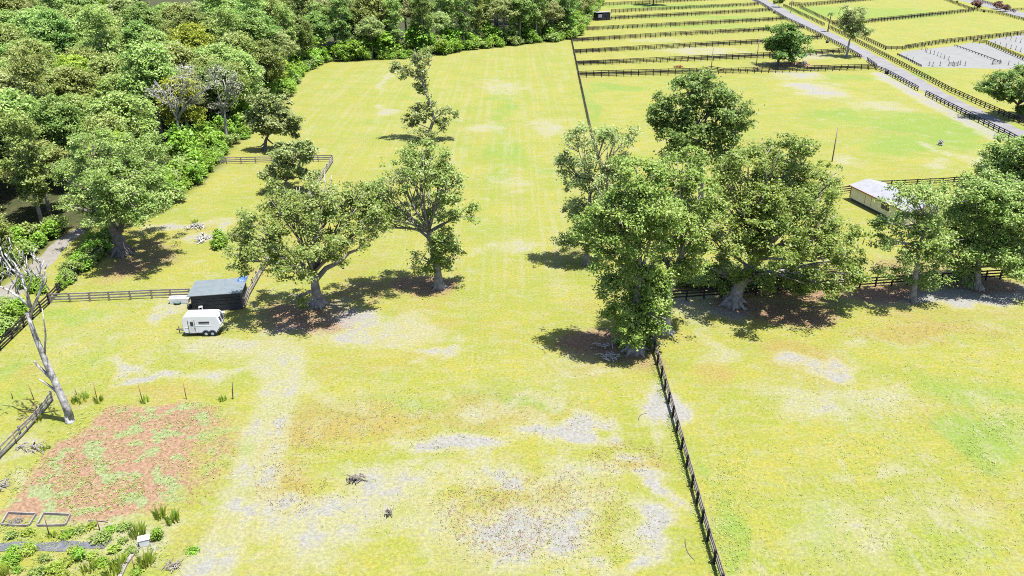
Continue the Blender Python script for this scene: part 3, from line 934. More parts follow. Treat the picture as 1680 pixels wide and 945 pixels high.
hero_tree('oak_tree', 'huge spreading oak with flared roots shading the dark board fence', (1203, 499), [(1210, 475), (1224, 448), (1242, 425)],
          [(1228, 268, 46, 38), (1290, 258, 52, 36), (1338, 298, 42, 42), (1250, 325, 60, 42), (1318, 345, 54, 42, -4), (1372, 398, 40, 36, -3), (1205, 345, 46, 42), (1280, 400, 60, 38, -6), (1350, 428, 48, 30, -5), (1228, 415, 36, 32, -4), (1195, 300, 36, 42), (1395, 440, 22, 26), (1300, 448, 50, 20), (1180, 450, 34, 22, 1), (1245, 452, 34, 16, -2), (1340, 460, 50, 16, -3), (1392, 455, 26, 16, -2), (1172, 400, 30, 34, 2), (1285, 350, 60, 40, -3), (1230, 375, 50, 34, -3),
           (1365, 292, 14, 16), (1290, 300, 50, 40, 4), (1345, 370, 40, 36)],
          'leaf_lime', 'bark', .95, core=.72, gap=.08, holes=.36, seed=12, extra=[([(1242, 425), (1262, 408), (1290, 395)], .35), ([(1224, 448), (1235, 420), (1228, 380)], .35)])
hero_tree('oak_tree', 'slender fence-line tree partly hiding the cream shed', (1498, 495), [(1501, 460), (1504, 430), (1510, 400), (1515, 385)],
          [(1500, 322, 50, 22), (1545, 318, 34, 20), (1482, 365, 38, 22), (1522, 370, 46, 30), (1462, 400, 30, 14), (1502, 415, 42, 26), (1545, 405, 36, 32), (1458, 442, 24, 9), (1522, 452, 36, 18), (1440, 366, 14, 8)],
          'leaf', 'bark', .38, gap=.12, seed=13, per=38)
hero_tree('oak_tree', 'leafy fence-line tree standing over pale bare soil past the slender one', (1604, 474), [(1604, 450), (1606, 415)],
          [(1602, 318, 40, 26), (1650, 310, 42, 32), (1590, 362, 44, 32), (1642, 368, 48, 36), (1600, 415, 44, 28), (1652, 425, 44, 26), (1572, 438, 28, 20), (1690, 380, 40, 40), (1700, 330, 40, 36), (1560, 400, 34, 30), (1625, 340, 50, 40), (1625, 395, 60, 40), (1680, 440, 40, 22), (1660, 345, 40, 40), (1575, 340, 26, 22)],
          'leaf', 'bark', .5, gap=.06, core=.8, holes=.2, seed=14)
hero_tree('oak_tree', 'rounded yellow green tree behind the fence-line trees near the road', (1688, 350), [(1688, 330), (1688, 310)],
          [(1650, 262, 36, 26), (1682, 240, 34, 22), (1622, 280, 22, 14), (1690, 285, 50, 28), (1655, 295, 40, 22), (1720, 260, 40, 30), (1665, 275, 40, 30)],
          'leaf', 'bark', .55, leaf=.4, gap=.06, core=.8, holes=.15, seed=15)
hero_tree('oak_tree', 'low spreading tree shading the gravel road past the arena', (1674, 192), [(1672, 182), (1670, 172)],
          [(1640, 133, 32, 17), (1672, 128, 38, 17), (1617, 140, 20, 9), (1692, 155, 40, 18), (1650, 155, 20, 11), (1720, 140, 36, 20), (1685, 180, 14, 6)],
          'leaf_dark', 'bark_dark', .6, leaf=.6, clump=1.1, seed=16)
hero_tree('round_tree', 'round dark green tree on a single trunk in the paddocks', (1276, 108), [(1277, 100), (1278, 94)],
          [(1290, 57, 28, 18), (1274, 78, 22, 18), (1310, 73, 23, 19), (1290, 86, 28, 12), (1262, 78, 9, 12), (1295, 70, 26, 18)],
          'leaf_deep', 'bark_dark', .55, leaf=.7, clump=1.25, seed=17)
hero_tree('roadside_tree', 'sparse pale tree with open crown beside the gravel road', (1389, 93), [(1391, 80), (1394, 66), (1398, 58)],
          [(1400, 22, 20, 12), (1388, 37, 13, 12), (1413, 42, 14, 13), (1400, 52, 20, 10), (1421, 53, 9, 7), (1398, 36, 18, 14)],
          'leaf_pale', 'bark_pale', .42, leaf=.6, clump=1.1, gap=.3, per=30, seed=18)
hero_tree('far_tree', 'far tree whose trunk stands in a dark patch of shade between paddock fences', (1072, 8.5), [(1072, 2), (1072, -5)],
          [(1072, -16, 22, 9), (1058, -14, 14, 8), (1086, -14, 14, 8)], 'leaf_dark', 'bark_dark', .5, leaf=.9, clump=1.6, seed=19)
hero_tree('small_tree', 'small tree on the verge at the top of the gravel road', (1278, 12), [(1278, 8)], [(1278, 0, 8, 4), (1274, 3, 5, 3), (1283, 2, 5, 3)], 'leaf', 'bark', .22, leaf=.7, clump=1.0, seed=20)
for i, (x, y, lab) in enumerate([(1603, 13, 'small red leaved tree next to the black post on the far lane'), (1637, 15, 'small red leaved tree in the middle of the lane verge'), (1649, 19, 'low reddish bush-like tree nearest the lane end fence')]):
    hero_tree('red_tree', lab, (x, y), [(x, y - 4)], [(x, y - 8, 6, 4), (x - 3, y - 6, 4, 3), (x + 3, y - 6, 4, 3)], 'leaf_red', 'bark_dark', .18, leaf=.6, clump=.9, seed=21 + i)
# pale, half bare trees at the wood edge
hero_tree('pale_tree', 'white trunked forked tree with greyish half bare crown at the wood edge', (297, 262), [(296, 235), (293, 210), (289, 192)],
          [(268, 145, 26, 14), (308, 132, 26, 15), (343, 142, 20, 10), (285, 165, 22, 9), (330, 160, 16, 9), (248, 152, 14, 9), (300, 112, 16, 9)],
          'twig', 'bark_pale', .38, leaf=.3, gap=.66, per=20, seed=30, twigs=14, extra=[([(290, 193), (280, 178), (274, 160)], .26), ([(292, 196), (302, 172), (314, 160)], .26)])
hero_tree('pale_tree', 'twisted grey limbed tree behind the white forked one', (372, 232), [(370, 205), (368, 180)],
          [(372, 128, 18, 14), (350, 120, 18, 12), (388, 145, 12, 12), (360, 175, 18, 12)],
          'twig', 'bark_pale', .36, leaf=.3, gap=.66, per=20, seed=31, twigs=12, extra=[([(368, 180), (358, 160), (372, 148), (366, 130)], .24), ([(368, 182), (385, 165), (390, 150)], .22)])

# palm
pb = G(1358, 52)
pt = thing('palm_tree', 'thin palm standing on the grass verge of the gravel road', 'palm', pb)
top = at(1364, 21, pb.y) - pb
link('trunk', MB().tube([(0, 0, -.1), top * .35 + Vector((-.1, 0, 0)), top * .7, top], [.3, .22, .2, .18], 8).mesh('trunk', True), M['bark_dark'], pt)
mb = MB()
for i in range(18):
    a, e = i * 2.4, random.uniform(-.25, .9)
    L = random.uniform(1.6, 2.3)
    d = Vector((math.cos(a), math.sin(a), 0))
    sd = Vector((-d.y, d.x, 0))
    prev = None
    for q in range(6):
        u = q / 5
        c = top + d * (L * u * math.cos(e * .6)) + Vector((0, 0, L * (math.sin(e) * u - .75 * u * u)))
        w = .34 * math.sin(math.pi * (.12 + .88 * u)) + .02
        cur = [c + sd * w - Vector((0, 0, w * .5)), c, c - sd * w - Vector((0, 0, w * .5))]
        if prev:
            mb.add(prev + cur, [(0, 1, 4, 3), (1, 2, 5, 4)])
        prev = cur
link('crown', mb.mesh('crown'), M['leaf_dark'], pt)

# dead leaning tree
db = G(115, 692)
dt = thing('dead_tree', 'bare dead tree leaning over the sagging garden fence', 'tree', db)
mb = MB()


def dl(pts, r0, r1, n=8):
    p = [at(x, y, db.y + (d[0] if d else 0)) - db for x, y, *d in pts]
    k = len(p) - 1
    mb.tube(p, [r0 + (r1 - r0) * i / k for i in range(k + 1)], n)


mb.tube([(0, 0, -.2), (0, 0, .15), tuple(at(112, 680, db.y) - db)], [.55, .44, .38], 9)
dl([(115, 685), (107, 664), (98, 644), (86, 617), (76, 596), (68, 576), (58, 552), (51, 532), (44, 513)], .40, .18)
dl([(86, 622), (74, 611), (62, 600), (56, 592)], .2, .08)
dl([(95, 645), (84, 635), (72, 627), (64, 622)], .15, .07)
dl([(73, 582), (75, 550), (72, 525), (69, 506)], .1, .04)
dl([(48, 522), (58, 500), (66, 480), (72, 460), (73, 440)], .11, .04)
dl([(48, 502), (32, 488), (14, 476), (-5, 468, 1), (-25, 452, 1)], .16, .04)
dl([(50, 505), (44, 480), (36, 455, 1), (24, 432, 2), (8, 415, 2)], .17, .04)
dl([(36, 457), (18, 440), (4, 420), (0, 405)], .11, .04)
dl([(44, 482), (52, 455, -1), (40, 428, -1)], .09, .04)
dl([(52, 508), (64, 482), (70, 460), (66, 432)], .12, .04)
dl([(64, 482), (76, 462), (74, 440)], .08, .04)
rr = random.Random(5)
tips = [(8, 415), (0, 420), (-20, 455), (40, 430), (66, 436), (24, 432), (20, 445), (70, 462), (10, 470), (36, 456), (-8, 462), (50, 455), (14, 440), (30, 470)]
for _ in range(75):
    x, y = rr.choice(tips)
    x, y = x + rr.uniform(-14, 14), y + rr.uniform(-14, 14)
    e = rr.uniform(-2, 2)
    dx, dy = rr.uniform(-16, 8), rr.uniform(-26, -6)
    dl([(x, y, e), (x + dx * .5 + rr.uniform(-3, 3), y + dy * .5, e + rr.uniform(-.4, .4)), (x + dx, y + dy, e + rr.uniform(-1, 1))], .065, .03, 4)
link('trunk', mb.mesh('trunk', True), M['bark_dead'], dt)

# ------------------------------------------------------------------ the wood: individual trees
def proto(kind, seed, leafm, barkm, cat='tree', name='wood_tree'):
    rnd = random.Random(seed)
    lobes = []
    if kind == 'round':
        H, rad, n = 17.5, 4.6, 11
        for i in range(n):
            a, q = i * 2.4, math.sqrt((i + .5) / n)
            lobes.append(((math.cos(a) * rad * q * .8, math.sin(a) * rad * q * .8, H - 2.2 - 5.0 * q * q + rnd.uniform(-.7, .7)), (2.3, 2.3, 1.9)))
        for i in range(4):
            a = i * 1.57 + .4
            lobes.append(((math.cos(a) * 3.2, math.sin(a) * 3.2, H - 9.5), (2.0, 2.0, 1.7)))
    elif kind == 'tall':
        H = 22
        for i in range(12):
            u = i / 11
            a = i * 2.4
            r = 3.6 * math.sin(math.pi * (.16 + .72 * (1 - u))) * .8
            lobes.append(((math.cos(a) * r * .75, math.sin(a) * r * .75, 6.5 + (H - 8) * u), (1.9, 1.9, 1.7)))
    else:
        H = 16
        for i in range(10):
            a, q = i * 2.4, math.sqrt((i + .5) / 10)
            lobes.append(((math.cos(a) * 5.6 * q * .8, math.sin(a) * 5.6 * q * .8, H - 2 - 4 * q * q + rnd.uniform(-.8, .8)), (2.4, 2.4, 1.5)))
    t = thing(name, '', cat)
    mb = MB().tube([(0, 0, -.2), (.1, 0, H * .25), (-.1, .1, H * .5), (0, 0, H * .78)], [.42, .32, .25, .1], 8)
    limb_set(mb, Vector((0, 0, H * .42)), lobes[:9], .34, rnd, 1)
    link('trunk', mb.mesh('trunk', True), M[barkm], t)
    V, F = leaves(*crown_points(lobes + [(tuple(np.array(c) + unit(np.array((rnd.gauss(0, 1), rnd.gauss(0, 1), rnd.gauss(.2, .7)))) * np.array(r) * .95), tuple(np.array(r) * rnd.uniform(.3, .5))) for c, r in lobes for _ in range(3)], .46, 1.0, .9, 34, .1, .55))
    link('crown', npmesh('crown', V, F), M[leafm], t)
    return t


KINDS = [('round', 101, 'wood', 'bark', 'mid green rounded broadleaf tree packed in the dense wood', 'rounded mid green trees of the wood'),
         ('round', 102, 'wood_dark', 'bark', 'dark green rounded broadleaf tree packed in the dense wood', 'rounded dark green trees of the wood'),
         ('tall', 103, 'wood', 'bark_pale', 'tall narrow pale stemmed tree rising in the dense wood', 'tall narrow trees of the wood'),
         ('wide', 104, 'wood_pale', 'bark', 'grey green flat topped tree spreading in the dense wood', 'flat topped grey green trees of the wood'),
         ('wide', 105, 'wood', 'bark', 'mid green flat topped tree spreading in the dense wood', 'flat topped mid green trees of the wood'),
         ('tall', 106, 'wood_dark', 'bark_pale', 'tall dark narrow tree rising in the dense wood', 'tall dark trees of the wood'),
         ('round', 107, 'wood_yellow', 'bark', 'yellow green rounded tree standing out in the dense wood', 'yellow green trees of the wood')]
PROT = []
for kd, sd, lm, bk, lab, grp in KINDS:
    p = proto(kd, sd, lm, bk)
    p['label'], p['group'] = lab, grp
    PROT.append(p)


def inside(x, y, pl):
    c = False
    j = len(pl) - 1
    for i in range(len(pl)):
        if (pl[i][1] > y) != (pl[j][1] > y) and x < (pl[j][0] - pl[i][0]) * (y - pl[i][1]) / (pl[j][1] - pl[i][1]) + pl[i][0]:
            c = not c
        j = i
    return c


def edge_dist(x, y, pl):
    d = 1e9
    for (x0, y0), (x1, y1) in zip(pl[:-1], pl[1:]):
        dx, dy = x1 - x0, y1 - y0
        t = max(0, min(1, ((x - x0) * dx + (y - y0) * dy) / (dx * dx + dy * dy + 1e-9)))
        d = min(d, math.hypot(x - x0 - t * dx, y - y0 - t * dy))
    return d


def proj(x, y, z=0.0):
    dz = z - CAMH
    dep = y * CT - dz * ST
    return W_ / 2 + FPX * x / dep, H_ / 2 - FPX * (y * ST + dz * CT) / dep


OPEN = [tuple(G(*p).xy) for p in [(60, 418), (125, 377), (200, 372)] + EDGE]
used = [False] * len(PROT)
trees = []
rw = random.Random(77)
cand = []
for _ in range(32000):
    y = rw.uniform(88, 420)
    x = rw.uniform(-.70 * y - 12, 60)
    cand.append((x, y))
keep = [tuple(G(*p).xy) for p in ((200, 417), (297, 262), (372, 232))]
for x, y in cand:
    if not inside(x, y, WOODW):
        continue
    ed = edge_dist(x, y, OPEN)
    if ed < (2.2 if y > 200 else 3.2):
        continue
    gx, gy = proj(x, y)
    if (225 < gx < 345 and 255 < gy < 372) or (325 < gx < 412 and 218 < gy < 262) or (104 < gx < 235 and 352 < gy < 430) or (10 < gx < 135 and 376 < gy < 470):
        continue
    # what stands behind the first rows and beyond the skyline of crowns is never seen
    if ed > 60 and y > 352:
        continue
    if y > 300 and ed > 42 and x > -150:
        continue
    mind = 6.4 if ed < 12 else (7.8 if y < 215 else (8.8 if y < 260 else 9.8))
    if any((x - a) ** 2 + (y - b) ** 2 < mind * mind for a, b in trees) or any((x - a) ** 2 + (y - b) ** 2 < 30 for a, b in keep):
        continue
    trees.append((x, y))
trees.sort(key=lambda p: p[1])
print('wood trees', len(trees))
trees = trees[:298]
yel = [G(200, 190, 0), ]
cnt = 0
for x, y in trees:
    ed = edge_dist(x, y, OPEN)
    r = rw.random()
    if y > 235 and ed < 30:
        k = rw.choice((2, 5, 2, 5, 0, 1, 3))
    elif r < .035:
        k = 6
    else:
        k = rw.choice((0, 0, 0, 1, 1, 3, 4, 4, 4, 2))
    s = rw.uniform(.78, 1.2) * (1.0 if y < 230 else 1.12)
    if ed < 8:
        s *= .86
    if y < 125:
        s *= .85
    sc = (s * rw.uniform(.92, 1.08), s * rw.uniform(.92, 1.08), s * rw.uniform(.9, 1.12))
    if not used[k]:
        o = PROT[k]
        o.location, o.rotation_euler, o.scale = (x, y, 0), (0, 0, rw.uniform(0, 6.28)), sc
        used[k] = True
    else:
        dup(PROT[k], (x, y, 0), rw.uniform(0, 6.28), sc)
for k, p in enumerate(PROT):
    if not used[k]:
        p.location = (-90 - 9 * k, 210, 0)


# ------------------------------------------------------------------ shrubs
def shrub_proto(seed, leafm, label, group, tallish=1.0, leaf=.42):
    rnd = random.Random(seed)
    lobes = [((rnd.uniform(-1.2, 1.2), rnd.uniform(-1.2, 1.2), rnd.uniform(.7, 1.9) * tallish), (rnd.uniform(.8, 1.3), rnd.uniform(.8, 1.3), rnd.uniform(.7, 1.1) * tallish)) for _ in range(7)]
    V, F = leaves(*crown_points(lobes, leaf, .7, 1.0, 22, .05, .4))
    V[:, 2] = np.maximum(V[:, 2], .02)
    o = link('shrub', npmesh('shrub', V, F), M[leafm])
    return tag(o, label, 'shrub', group)


SHR = [shrub_proto(201, 'leaf_bright', 'bright green shrub in the thicket along the wood edge', 'bright shrubs along the wood edge'),
       shrub_proto(202, 'leaf', 'dull green shrub in the thicket along the wood edge', 'dull shrubs along the wood edge'),
       shrub_proto(203, 'leaf_bright', 'tall bright green shrub in the thicket along the wood edge', 'tall shrubs along the wood edge', 1.6)]
su = [False] * 3


def put_shrub(x, y, s, k=None, label=None, group=None):
    k = rw.choice((0, 0, 1, 2)) if k is None else k
    sc = (s * rw.uniform(.85, 1.2), s * rw.uniform(.85, 1.2), s * rw.uniform(.85, 1.2))
    if not su[k]:
        su[k] = True
        o = SHR[k]
        o.location, o.scale, o.rotation_euler = (x, y, 0), sc, (0, 0, rw.uniform(0, 6.28))
    else:
        o = dup(SHR[k], (x, y, 0), rw.uniform(0, 6.28), sc)
    if label:
        o['label'] = label
        o['group'] = group
    return o


ew = [Vector((*p, 0)) for p in [tuple(G(*q).xy) for q in EDGE]]
for a, b in zip(ew[:-1], ew[1:]):
    n = max(1, int((b - a).length / 3.3))
    d = (b - a).normalized()
    nrm = Vector((-d.y, d.x, 0))
    for i in range(n):
        far = min(1, max(0, (a.y - 190) / 60))
        for row in range(2):
            if row and far > .5 and i % 2:
                continue
            v = a.lerp(b, (i + rw.random()) / n) + nrm * (row * (3.2 + 2.5 * far) + rw.uniform(-.8, 1.4))
            put_shrub(v.x, v.y, rw.uniform(.75, 1.3) * ((1.15 + 1.1 * far) if row else .85 + .55 * far * rw.random()))
for x, y in [(330, 240), (348, 232), (362, 222), (378, 215), (392, 205), (405, 195), (340, 222), (358, 210), (375, 200), (318, 250), (305, 268), (420, 185), (430, 172)]:
    v = G(x, y)
    put_shrub(v.x, v.y, rw.uniform(1.2, 1.7))
# bank between the dirt track and the black fence
BK = 'shrubs on the bank by the dirt track'
for x, y, s in [(178, 400, 1.1), (166, 414, 1.1), (154, 424, 1.1), (148, 416, 1.0), (160, 404, 1.1), (138, 432, 1.1), (136, 444, 1.0), (120, 450, 1.1), (112, 462, .9), (128, 440, 1.0), (174, 396, 1.2), (100, 474, .8), (146, 436, .9), (160, 425, .9), (170, 406, 1.1), (150, 408, 1.0), (140, 422, 1.0), (124, 446, .9), (106, 466, .8)]:
    v = G(x, y)
    put_shrub(v.x, v.y, s * .62, rw.choice((0, 0, 1)), 'green shrub on the bank between dirt track and black fence', BK)
BL = 'bushes behind the dark weathered fence'
for x, y, s in [(2, 545, 1.1), (18, 530, 1.0), (-12, 560, 1.1), (30, 516, .9), (5, 525, 1.0), (-20, 540, 1.2), (12, 510, .9), (-30, 575, 1.2), (-15, 520, 1.1), (45, 470, .7), (60, 478, .7), (70, 482, .5)]:
    v = G(x, y)
    put_shrub(v.x, v.y, s * .85, rw.choice((0, 0, 1)), 'bright bush behind the dark fence beside the dead tree', BL)
BY = 'shrubs under the trees beyond the dirt track'
for x, y, s in [(40, 420, .9), (60, 405, .9), (78, 392, .9), (25, 432, .9), (5, 445, 1.0), (95, 382, 1.0), (50, 400, 1.1), (20, 415, 1.2), (-15, 455, 1.1)]:
    v = G(x, y)
    put_shrub(v.x, v.y, s, rw.choice((1, 1, 0)), 'shrub under the trees on the far bank of the dirt track', BY)
# dark bushes behind the shaded fence
BS = 'bushes behind the shaded fence'
for i, x in enumerate(range(1118, 1345, 19)):
    v = G(x, rw.uniform(462, 474))
    put_shrub(v.x, v.y, rw.uniform(.7, 1.05), 1, 'shaded bush behind the dark board fence under the oaks', BS)
v = G(364, 404)
put_shrub(v.x, v.y, .8, 0, 'lone bright shrub on the open grass beside grey brushwood', 'lone shrubs')
for x, y, s, lab in [(948, 58, 1.5, 'yellow green round bush at the corner where wood meets paddocks'), (905, 66, 1.7, 'large bright bush in front of the wood near the paddock corner')]:
    v = G(x, y)
    o = put_shrub(v.x, v.y, s, 0, lab, 'corner bushes')


# ------------------------------------------------------------------ shed with dark boards
def dark_shed():
    a, b = G(317, 513.5), G(398, 507.5)
    rz = math.atan2(b.y - a.y, b.x - a.x)
    w = (b - a).length
    d = 5.2
    t = thing('field_shed', 'black boarded field shed with grey metal roof and blue tarp', 'shed', a, rz)
    hf, hb = 2.35, 1.95
    mb = MB()
    mb.prism([(0, 0), (d, 0), (d, hb), (0, hf)], 0, .08)             # side, drawn in (y,z)
    mb.v = [(v[1], v[0], v[2]) for v in mb.v]
    l1 = [(x + 0, y, z) for x, y, z in mb.v]
    k = MB().add(l1, mb.f)
    k.add([(x + w - .08, y, z) for x, y, z in mb.v], mb.f)
    k.box((w / 2, d - .04, hb / 2), (w - .17, .08, hb))
    for z, hh in ((.45, .84), (1.16, .5), (1.62, .34), (2.06, .46)):      # wide boards across the front
        k.box((w / 2, .05 + .01 * (z > 1), z), (w - .17, .06, hh))
    link('wall', k.mesh('wall'), M['boardwall'], t)
    p = MB()
    for i in range(1, 4):
        p.box((w * i / 4, .17, hf / 2), (.14, .1, hf - .1))
    link('post', p.mesh('post'), M['black_board'], t)
    q = MB()
    nn = 40
    x0, x1, y0, y1 = -.35, w + .25, -.35, d + .35
    zf = lambda y: hf + .06 + (hb - hf) * y / d
    q.add([(x0, y0, zf(y0)), (x1, y0, zf(y0)), (x1, y1, zf(y1)), (x0, y1, zf(y1)),
           (x0, y0, zf(y0) + .07), (x1, y0, zf(y0) + .07), (x1, y1, zf(y1) + .07), (x0, y1, zf(y1) + .07)],
          [(3, 2, 1, 0), (4, 5, 6, 7), (0, 1, 5, 4), (1, 2, 6, 5), (2, 3, 7, 6), (3, 0, 4, 7)])
    link('roof', q.mesh('roof'), M['roof'], t)
    # tarp bundle on the back corner of the roof
    rnd = random.Random(3)
    mb = MB()
    n, m = 12, 9
    vs = []
    for i in range(n):
        for j in range(m):
            u, v = i / (n - 1) - .5, j / (m - 1) - .5
            hgt = .30 * max(0, 1 - (2 * u) ** 2) * max(0, 1 - (2 * v) ** 2) + rnd.uniform(0, .07)
            vs.append((u * 1.15 + .15 * v, v * 1.5, hgt + .02))
    top = len(vs)
    vs += [(x, y, -.02) for x, y, z in vs]
    fs = [(i * m + j, (i + 1) * m + j, (i + 1) * m + j + 1, i * m + j + 1) for i in range(n - 1) for j in range(m - 1)]
    fs += [tuple(top + x for x in f[::-1]) for f in fs]
    mb.add(vs, fs)
    r = Matrix.Rotation(rz, 3, 'Z')
    loc = a + r @ Vector((w - .35, d - .5, zf(d - .5) + .1))
    tag(link('tarp', mb.mesh('tarp'), M['tarp'], None, loc, rz), 'crumpled blue tarp lying on the back corner of the shed roof', 'tarp')
    return a, rz, w


SA, SRZ, SW = dark_shed()


def trailer():
    a = G(303, 552.5)
    t = thing('horse_trailer', 'white horse trailer parked in front of the black shed', 'trailer', a, R(3))
    L, Wd, z0, h = 4.25, 1.85, .42, 2.25
    prof = [(.22, z0), (.04, z0 + .2), (-.02, .9), (.0, 1.9), (.1, z0 + h - .2), (.3, z0 + h), (L - .35, z0 + h), (L - .12, z0 + h - .1), (L + .22, 1.55), (L + .12, 1.2), (L - .35, z0)]
    link('body', MB().prism(prof, 0, Wd).mesh('body', bevel=.035), M['white'], t)
    link('trim', MB().box((L * .46, -.012, z0 + .05), (L - .55, .03, .1)).beam((L - .38, -.012, z0 + .05), (L + .08, -.012, 1.15), .03, .08).beam((.02, -.012, z0 + .26), (.14, -.012, z0 + .05), .03, .1).mesh('trim'), M['trim'], t)
    link('panel_seam', MB().box((2.5, -.008, 1.45), (2.0, .02, .03)).box((1.75, -.008, 1.35), (.025, .02, 1.7)).box((.5, -.008, 1.2), (.5, .02, .03)).mesh('panel_seam'), M['rim'], t)
    link('roof_vent', MB().box((1.2, Wd / 2, z0 + h + .06), (.45, .45, .12)).box((2.9, Wd / 2, z0 + h + .06), (.45, .45, .12)).mesh('roof_vent', bevel=.02), M['rim'], t)
    d = link('door', MB().box((1.05, -.015, 1.35), (.72, .03, 1.75)).mesh('door', bevel=.01), M['white2'], t)
    link('window', MB().box((1.12, -.04, 1.72), (.34, .02, .5)).mesh('window'), M['glass'], d)
    link('handle', MB().box((1.34, -.045, 1.15), (.05, .03, .16)).mesh('handle'), M['trim'], d)
    link('door_seam', MB().box((.66, -.02, 1.35), (.03, .03, 1.78)).box((1.44, -.02, 1.35), (.03, .03, 1.78)).mesh('door_seam'), M['trim'], t)
    link('window', MB().box((2.55, -.012, 1.85), (1.25, .03, .24)).mesh('window', bevel=.01), M['glass'], t)
    # rear: two slots above the ramp, following the slope
    up = MB()
    for y in (.5, 1.3):
        x = L - .0
        up.add([(L - .035, y - .2, z0 + h - .34), (L - .035, y + .2, z0 + h - .34), (L + .155, y + .2, 1.72), (L + .155, y - .2, 1.72),
                (L + .035, y - .2, z0 + h - .34), (L + .035, y + .2, z0 + h - .34), (L + .225, y + .2, 1.72), (L + .225, y - .2, 1.72)],
               [(3, 2, 1, 0), (4, 5, 6, 7), (0, 1, 5, 4), (1, 2, 6, 5), (2, 3, 7, 6), (3, 0, 4, 7)])
    link('rear_window', up.mesh('rear_window'), M['glass'], t)
    ra = MB().beam((L - .25, Wd / 2, z0 + .12), (L + .14, Wd / 2, 1.16), Wd - .2, .05)
    link('ramp', ra.mesh('ramp'), M['white2'], t)
    for x in (2.62, 3.38):
        for y, sgn in ((.02, -1), (Wd - .02, 1)):
            w = MB()
            w.tube([(x, y - .11, .36), (x, y - .09, .36), (x, y + .09, .36), (x, y + .11, .36)], [.31, .36, .36, .31], 18)
            ty = link('wheel', w.mesh('wheel', True), M['rubber'], t)
            r = MB().tube([(x, y + sgn * .10, .36), (x, y + sgn * .125, .36)], [.2, .17], 14)
            link('rim', r.mesh('rim', True), M['rim'], ty)
    f = MB()
    for c in (2.62, 3.38):
        n = 12
        for i in range(n):
            a0, a1 = math.pi * i / n, math.pi * (i + 1) / n
            f.add([(c + .4 * math.cos(q), yy, .38 + rr_ * math.sin(q) * 1.05) for q, rr_ in ((a0, .4), (a1, .4)) for yy in (-.16, .0)] +
                  [(c + .45 * math.cos(q), yy, .38 + .45 * math.sin(q) * 1.05) for q in (a0, a1) for yy in (-.16, .0)],
                  [(0, 1, 3, 2), (4, 6, 7, 5), (0, 2, 6, 4), (1, 5, 7, 3)])
    link('fender', f.mesh('fender'), M['trim'], t)
    link('hitch', MB().beam((.15, Wd / 2 - .35, z0 + .08), (-1.0, Wd / 2, z0 + .12), .08, .1).beam((.15, Wd / 2 + .35, z0 + .08), (-1.0, Wd / 2, z0 + .12), .08, .1)
         .tube([(-.85, Wd / 2, .0), (-.85, Wd / 2, .95)], .05, 8).box((-1.08, Wd / 2, z0 + .14), (.22, .12, .12)).mesh('hitch'), M['steel'], t)


trailer()
# clutter round the shed
v = G(296, 496)
t = thing('water_trough', 'long white trough standing at the end of the grey fence', 'trough', v, R(4))
mb = MB()
mb.prism([(-1.15, .0), (1.15, .0), (1.3, .75), (1.2, .75), (1.08, .1), (-1.08, .1), (-1.2, .75), (-1.3, .75)], -.45, .45)
mb.prism([(-1.12, .05), (1.12, .05), (1.28, .74), (-1.28, .74)], -.52, -.44)
mb.prism([(-1.12, .05), (1.12, .05), (1.28, .74), (-1.28, .74)], .44, .52)
link('basin', mb.mesh('basin'), M['white2'], t)
link('water', MB().box((0, 0, .56), (2.3, .86, .02)).mesh('water'), M['white'], t)


def tub(label, loc, r, h, mat, cat='tub'):
    prof = [(0, .0), (r * .85, .0), (r, h), (r * .9, h), (r * .78, .12)]
    n = 20
    vs, fs = [], []
    for i in range(n):
        a = 2 * math.pi * i / n
        vs += [(math.cos(a) * p, math.sin(a) * p, z) for p, z in prof[1:]]
    k = 4
    for i in range(n):
        j = (i + 1) % n
        fs += [(i * k + q, j * k + q, j * k + q + 1, i * k + q + 1) for q in range(3)]
    fs.append(tuple(i * k + 3 for i in range(n)))
    fs.append(tuple(i * k for i in range(n))[::-1])
    return tag(link('tub', MB().add(vs, fs).mesh('tub', True), mat, None, loc), label, cat)


tub('low dark green tub in front of the long white trough', G(292, 498.5), .5, .35, M['tub'])
tub('black bucket tub standing between white trough and black shed', G(312, 505), .36, .45, M['rubber'])
v = G(331, 514.5)
t = thing('hay_stand', 'narrow white two-tier stand against the black shed front', 'stand', v, SRZ)
mb = MB().box((-.19, 0, .5), (.05, .4, 1.0)).box((.19, 0, .5), (.05, .4, 1.0)).box((0, 0, .97), (.33, .4, .05)).box((0, 0, .5), (.33, .4, .08)).box((0, 0, .04), (.33, .4, .08)).box((0, .18, .5), (.33, .03, .85))
link('frame', mb.mesh('frame'), M['white'], t)
link('dark_opening', MB().box((0, .14, .73), (.3, .02, .36)).box((0, .14, .28), (.3, .02, .36)).mesh('dark_opening'), M['rubber'], t)  # dark sheets stand in for the dark of the two openings
v = G(356, 514.5)
tag(link('board', MB().box((0, 0, .12), (1.9, .5, .06), 0, Matrix.Rotation(.12, 3, 'X')).box((-.6, .1, .05), (.1, .3, .1)).box((.6, .1, .05), (.1, .3, .1)).mesh('board'), M['white'], None, v, SRZ + .02),
    'white board propped low at the foot of the black shed', 'board')


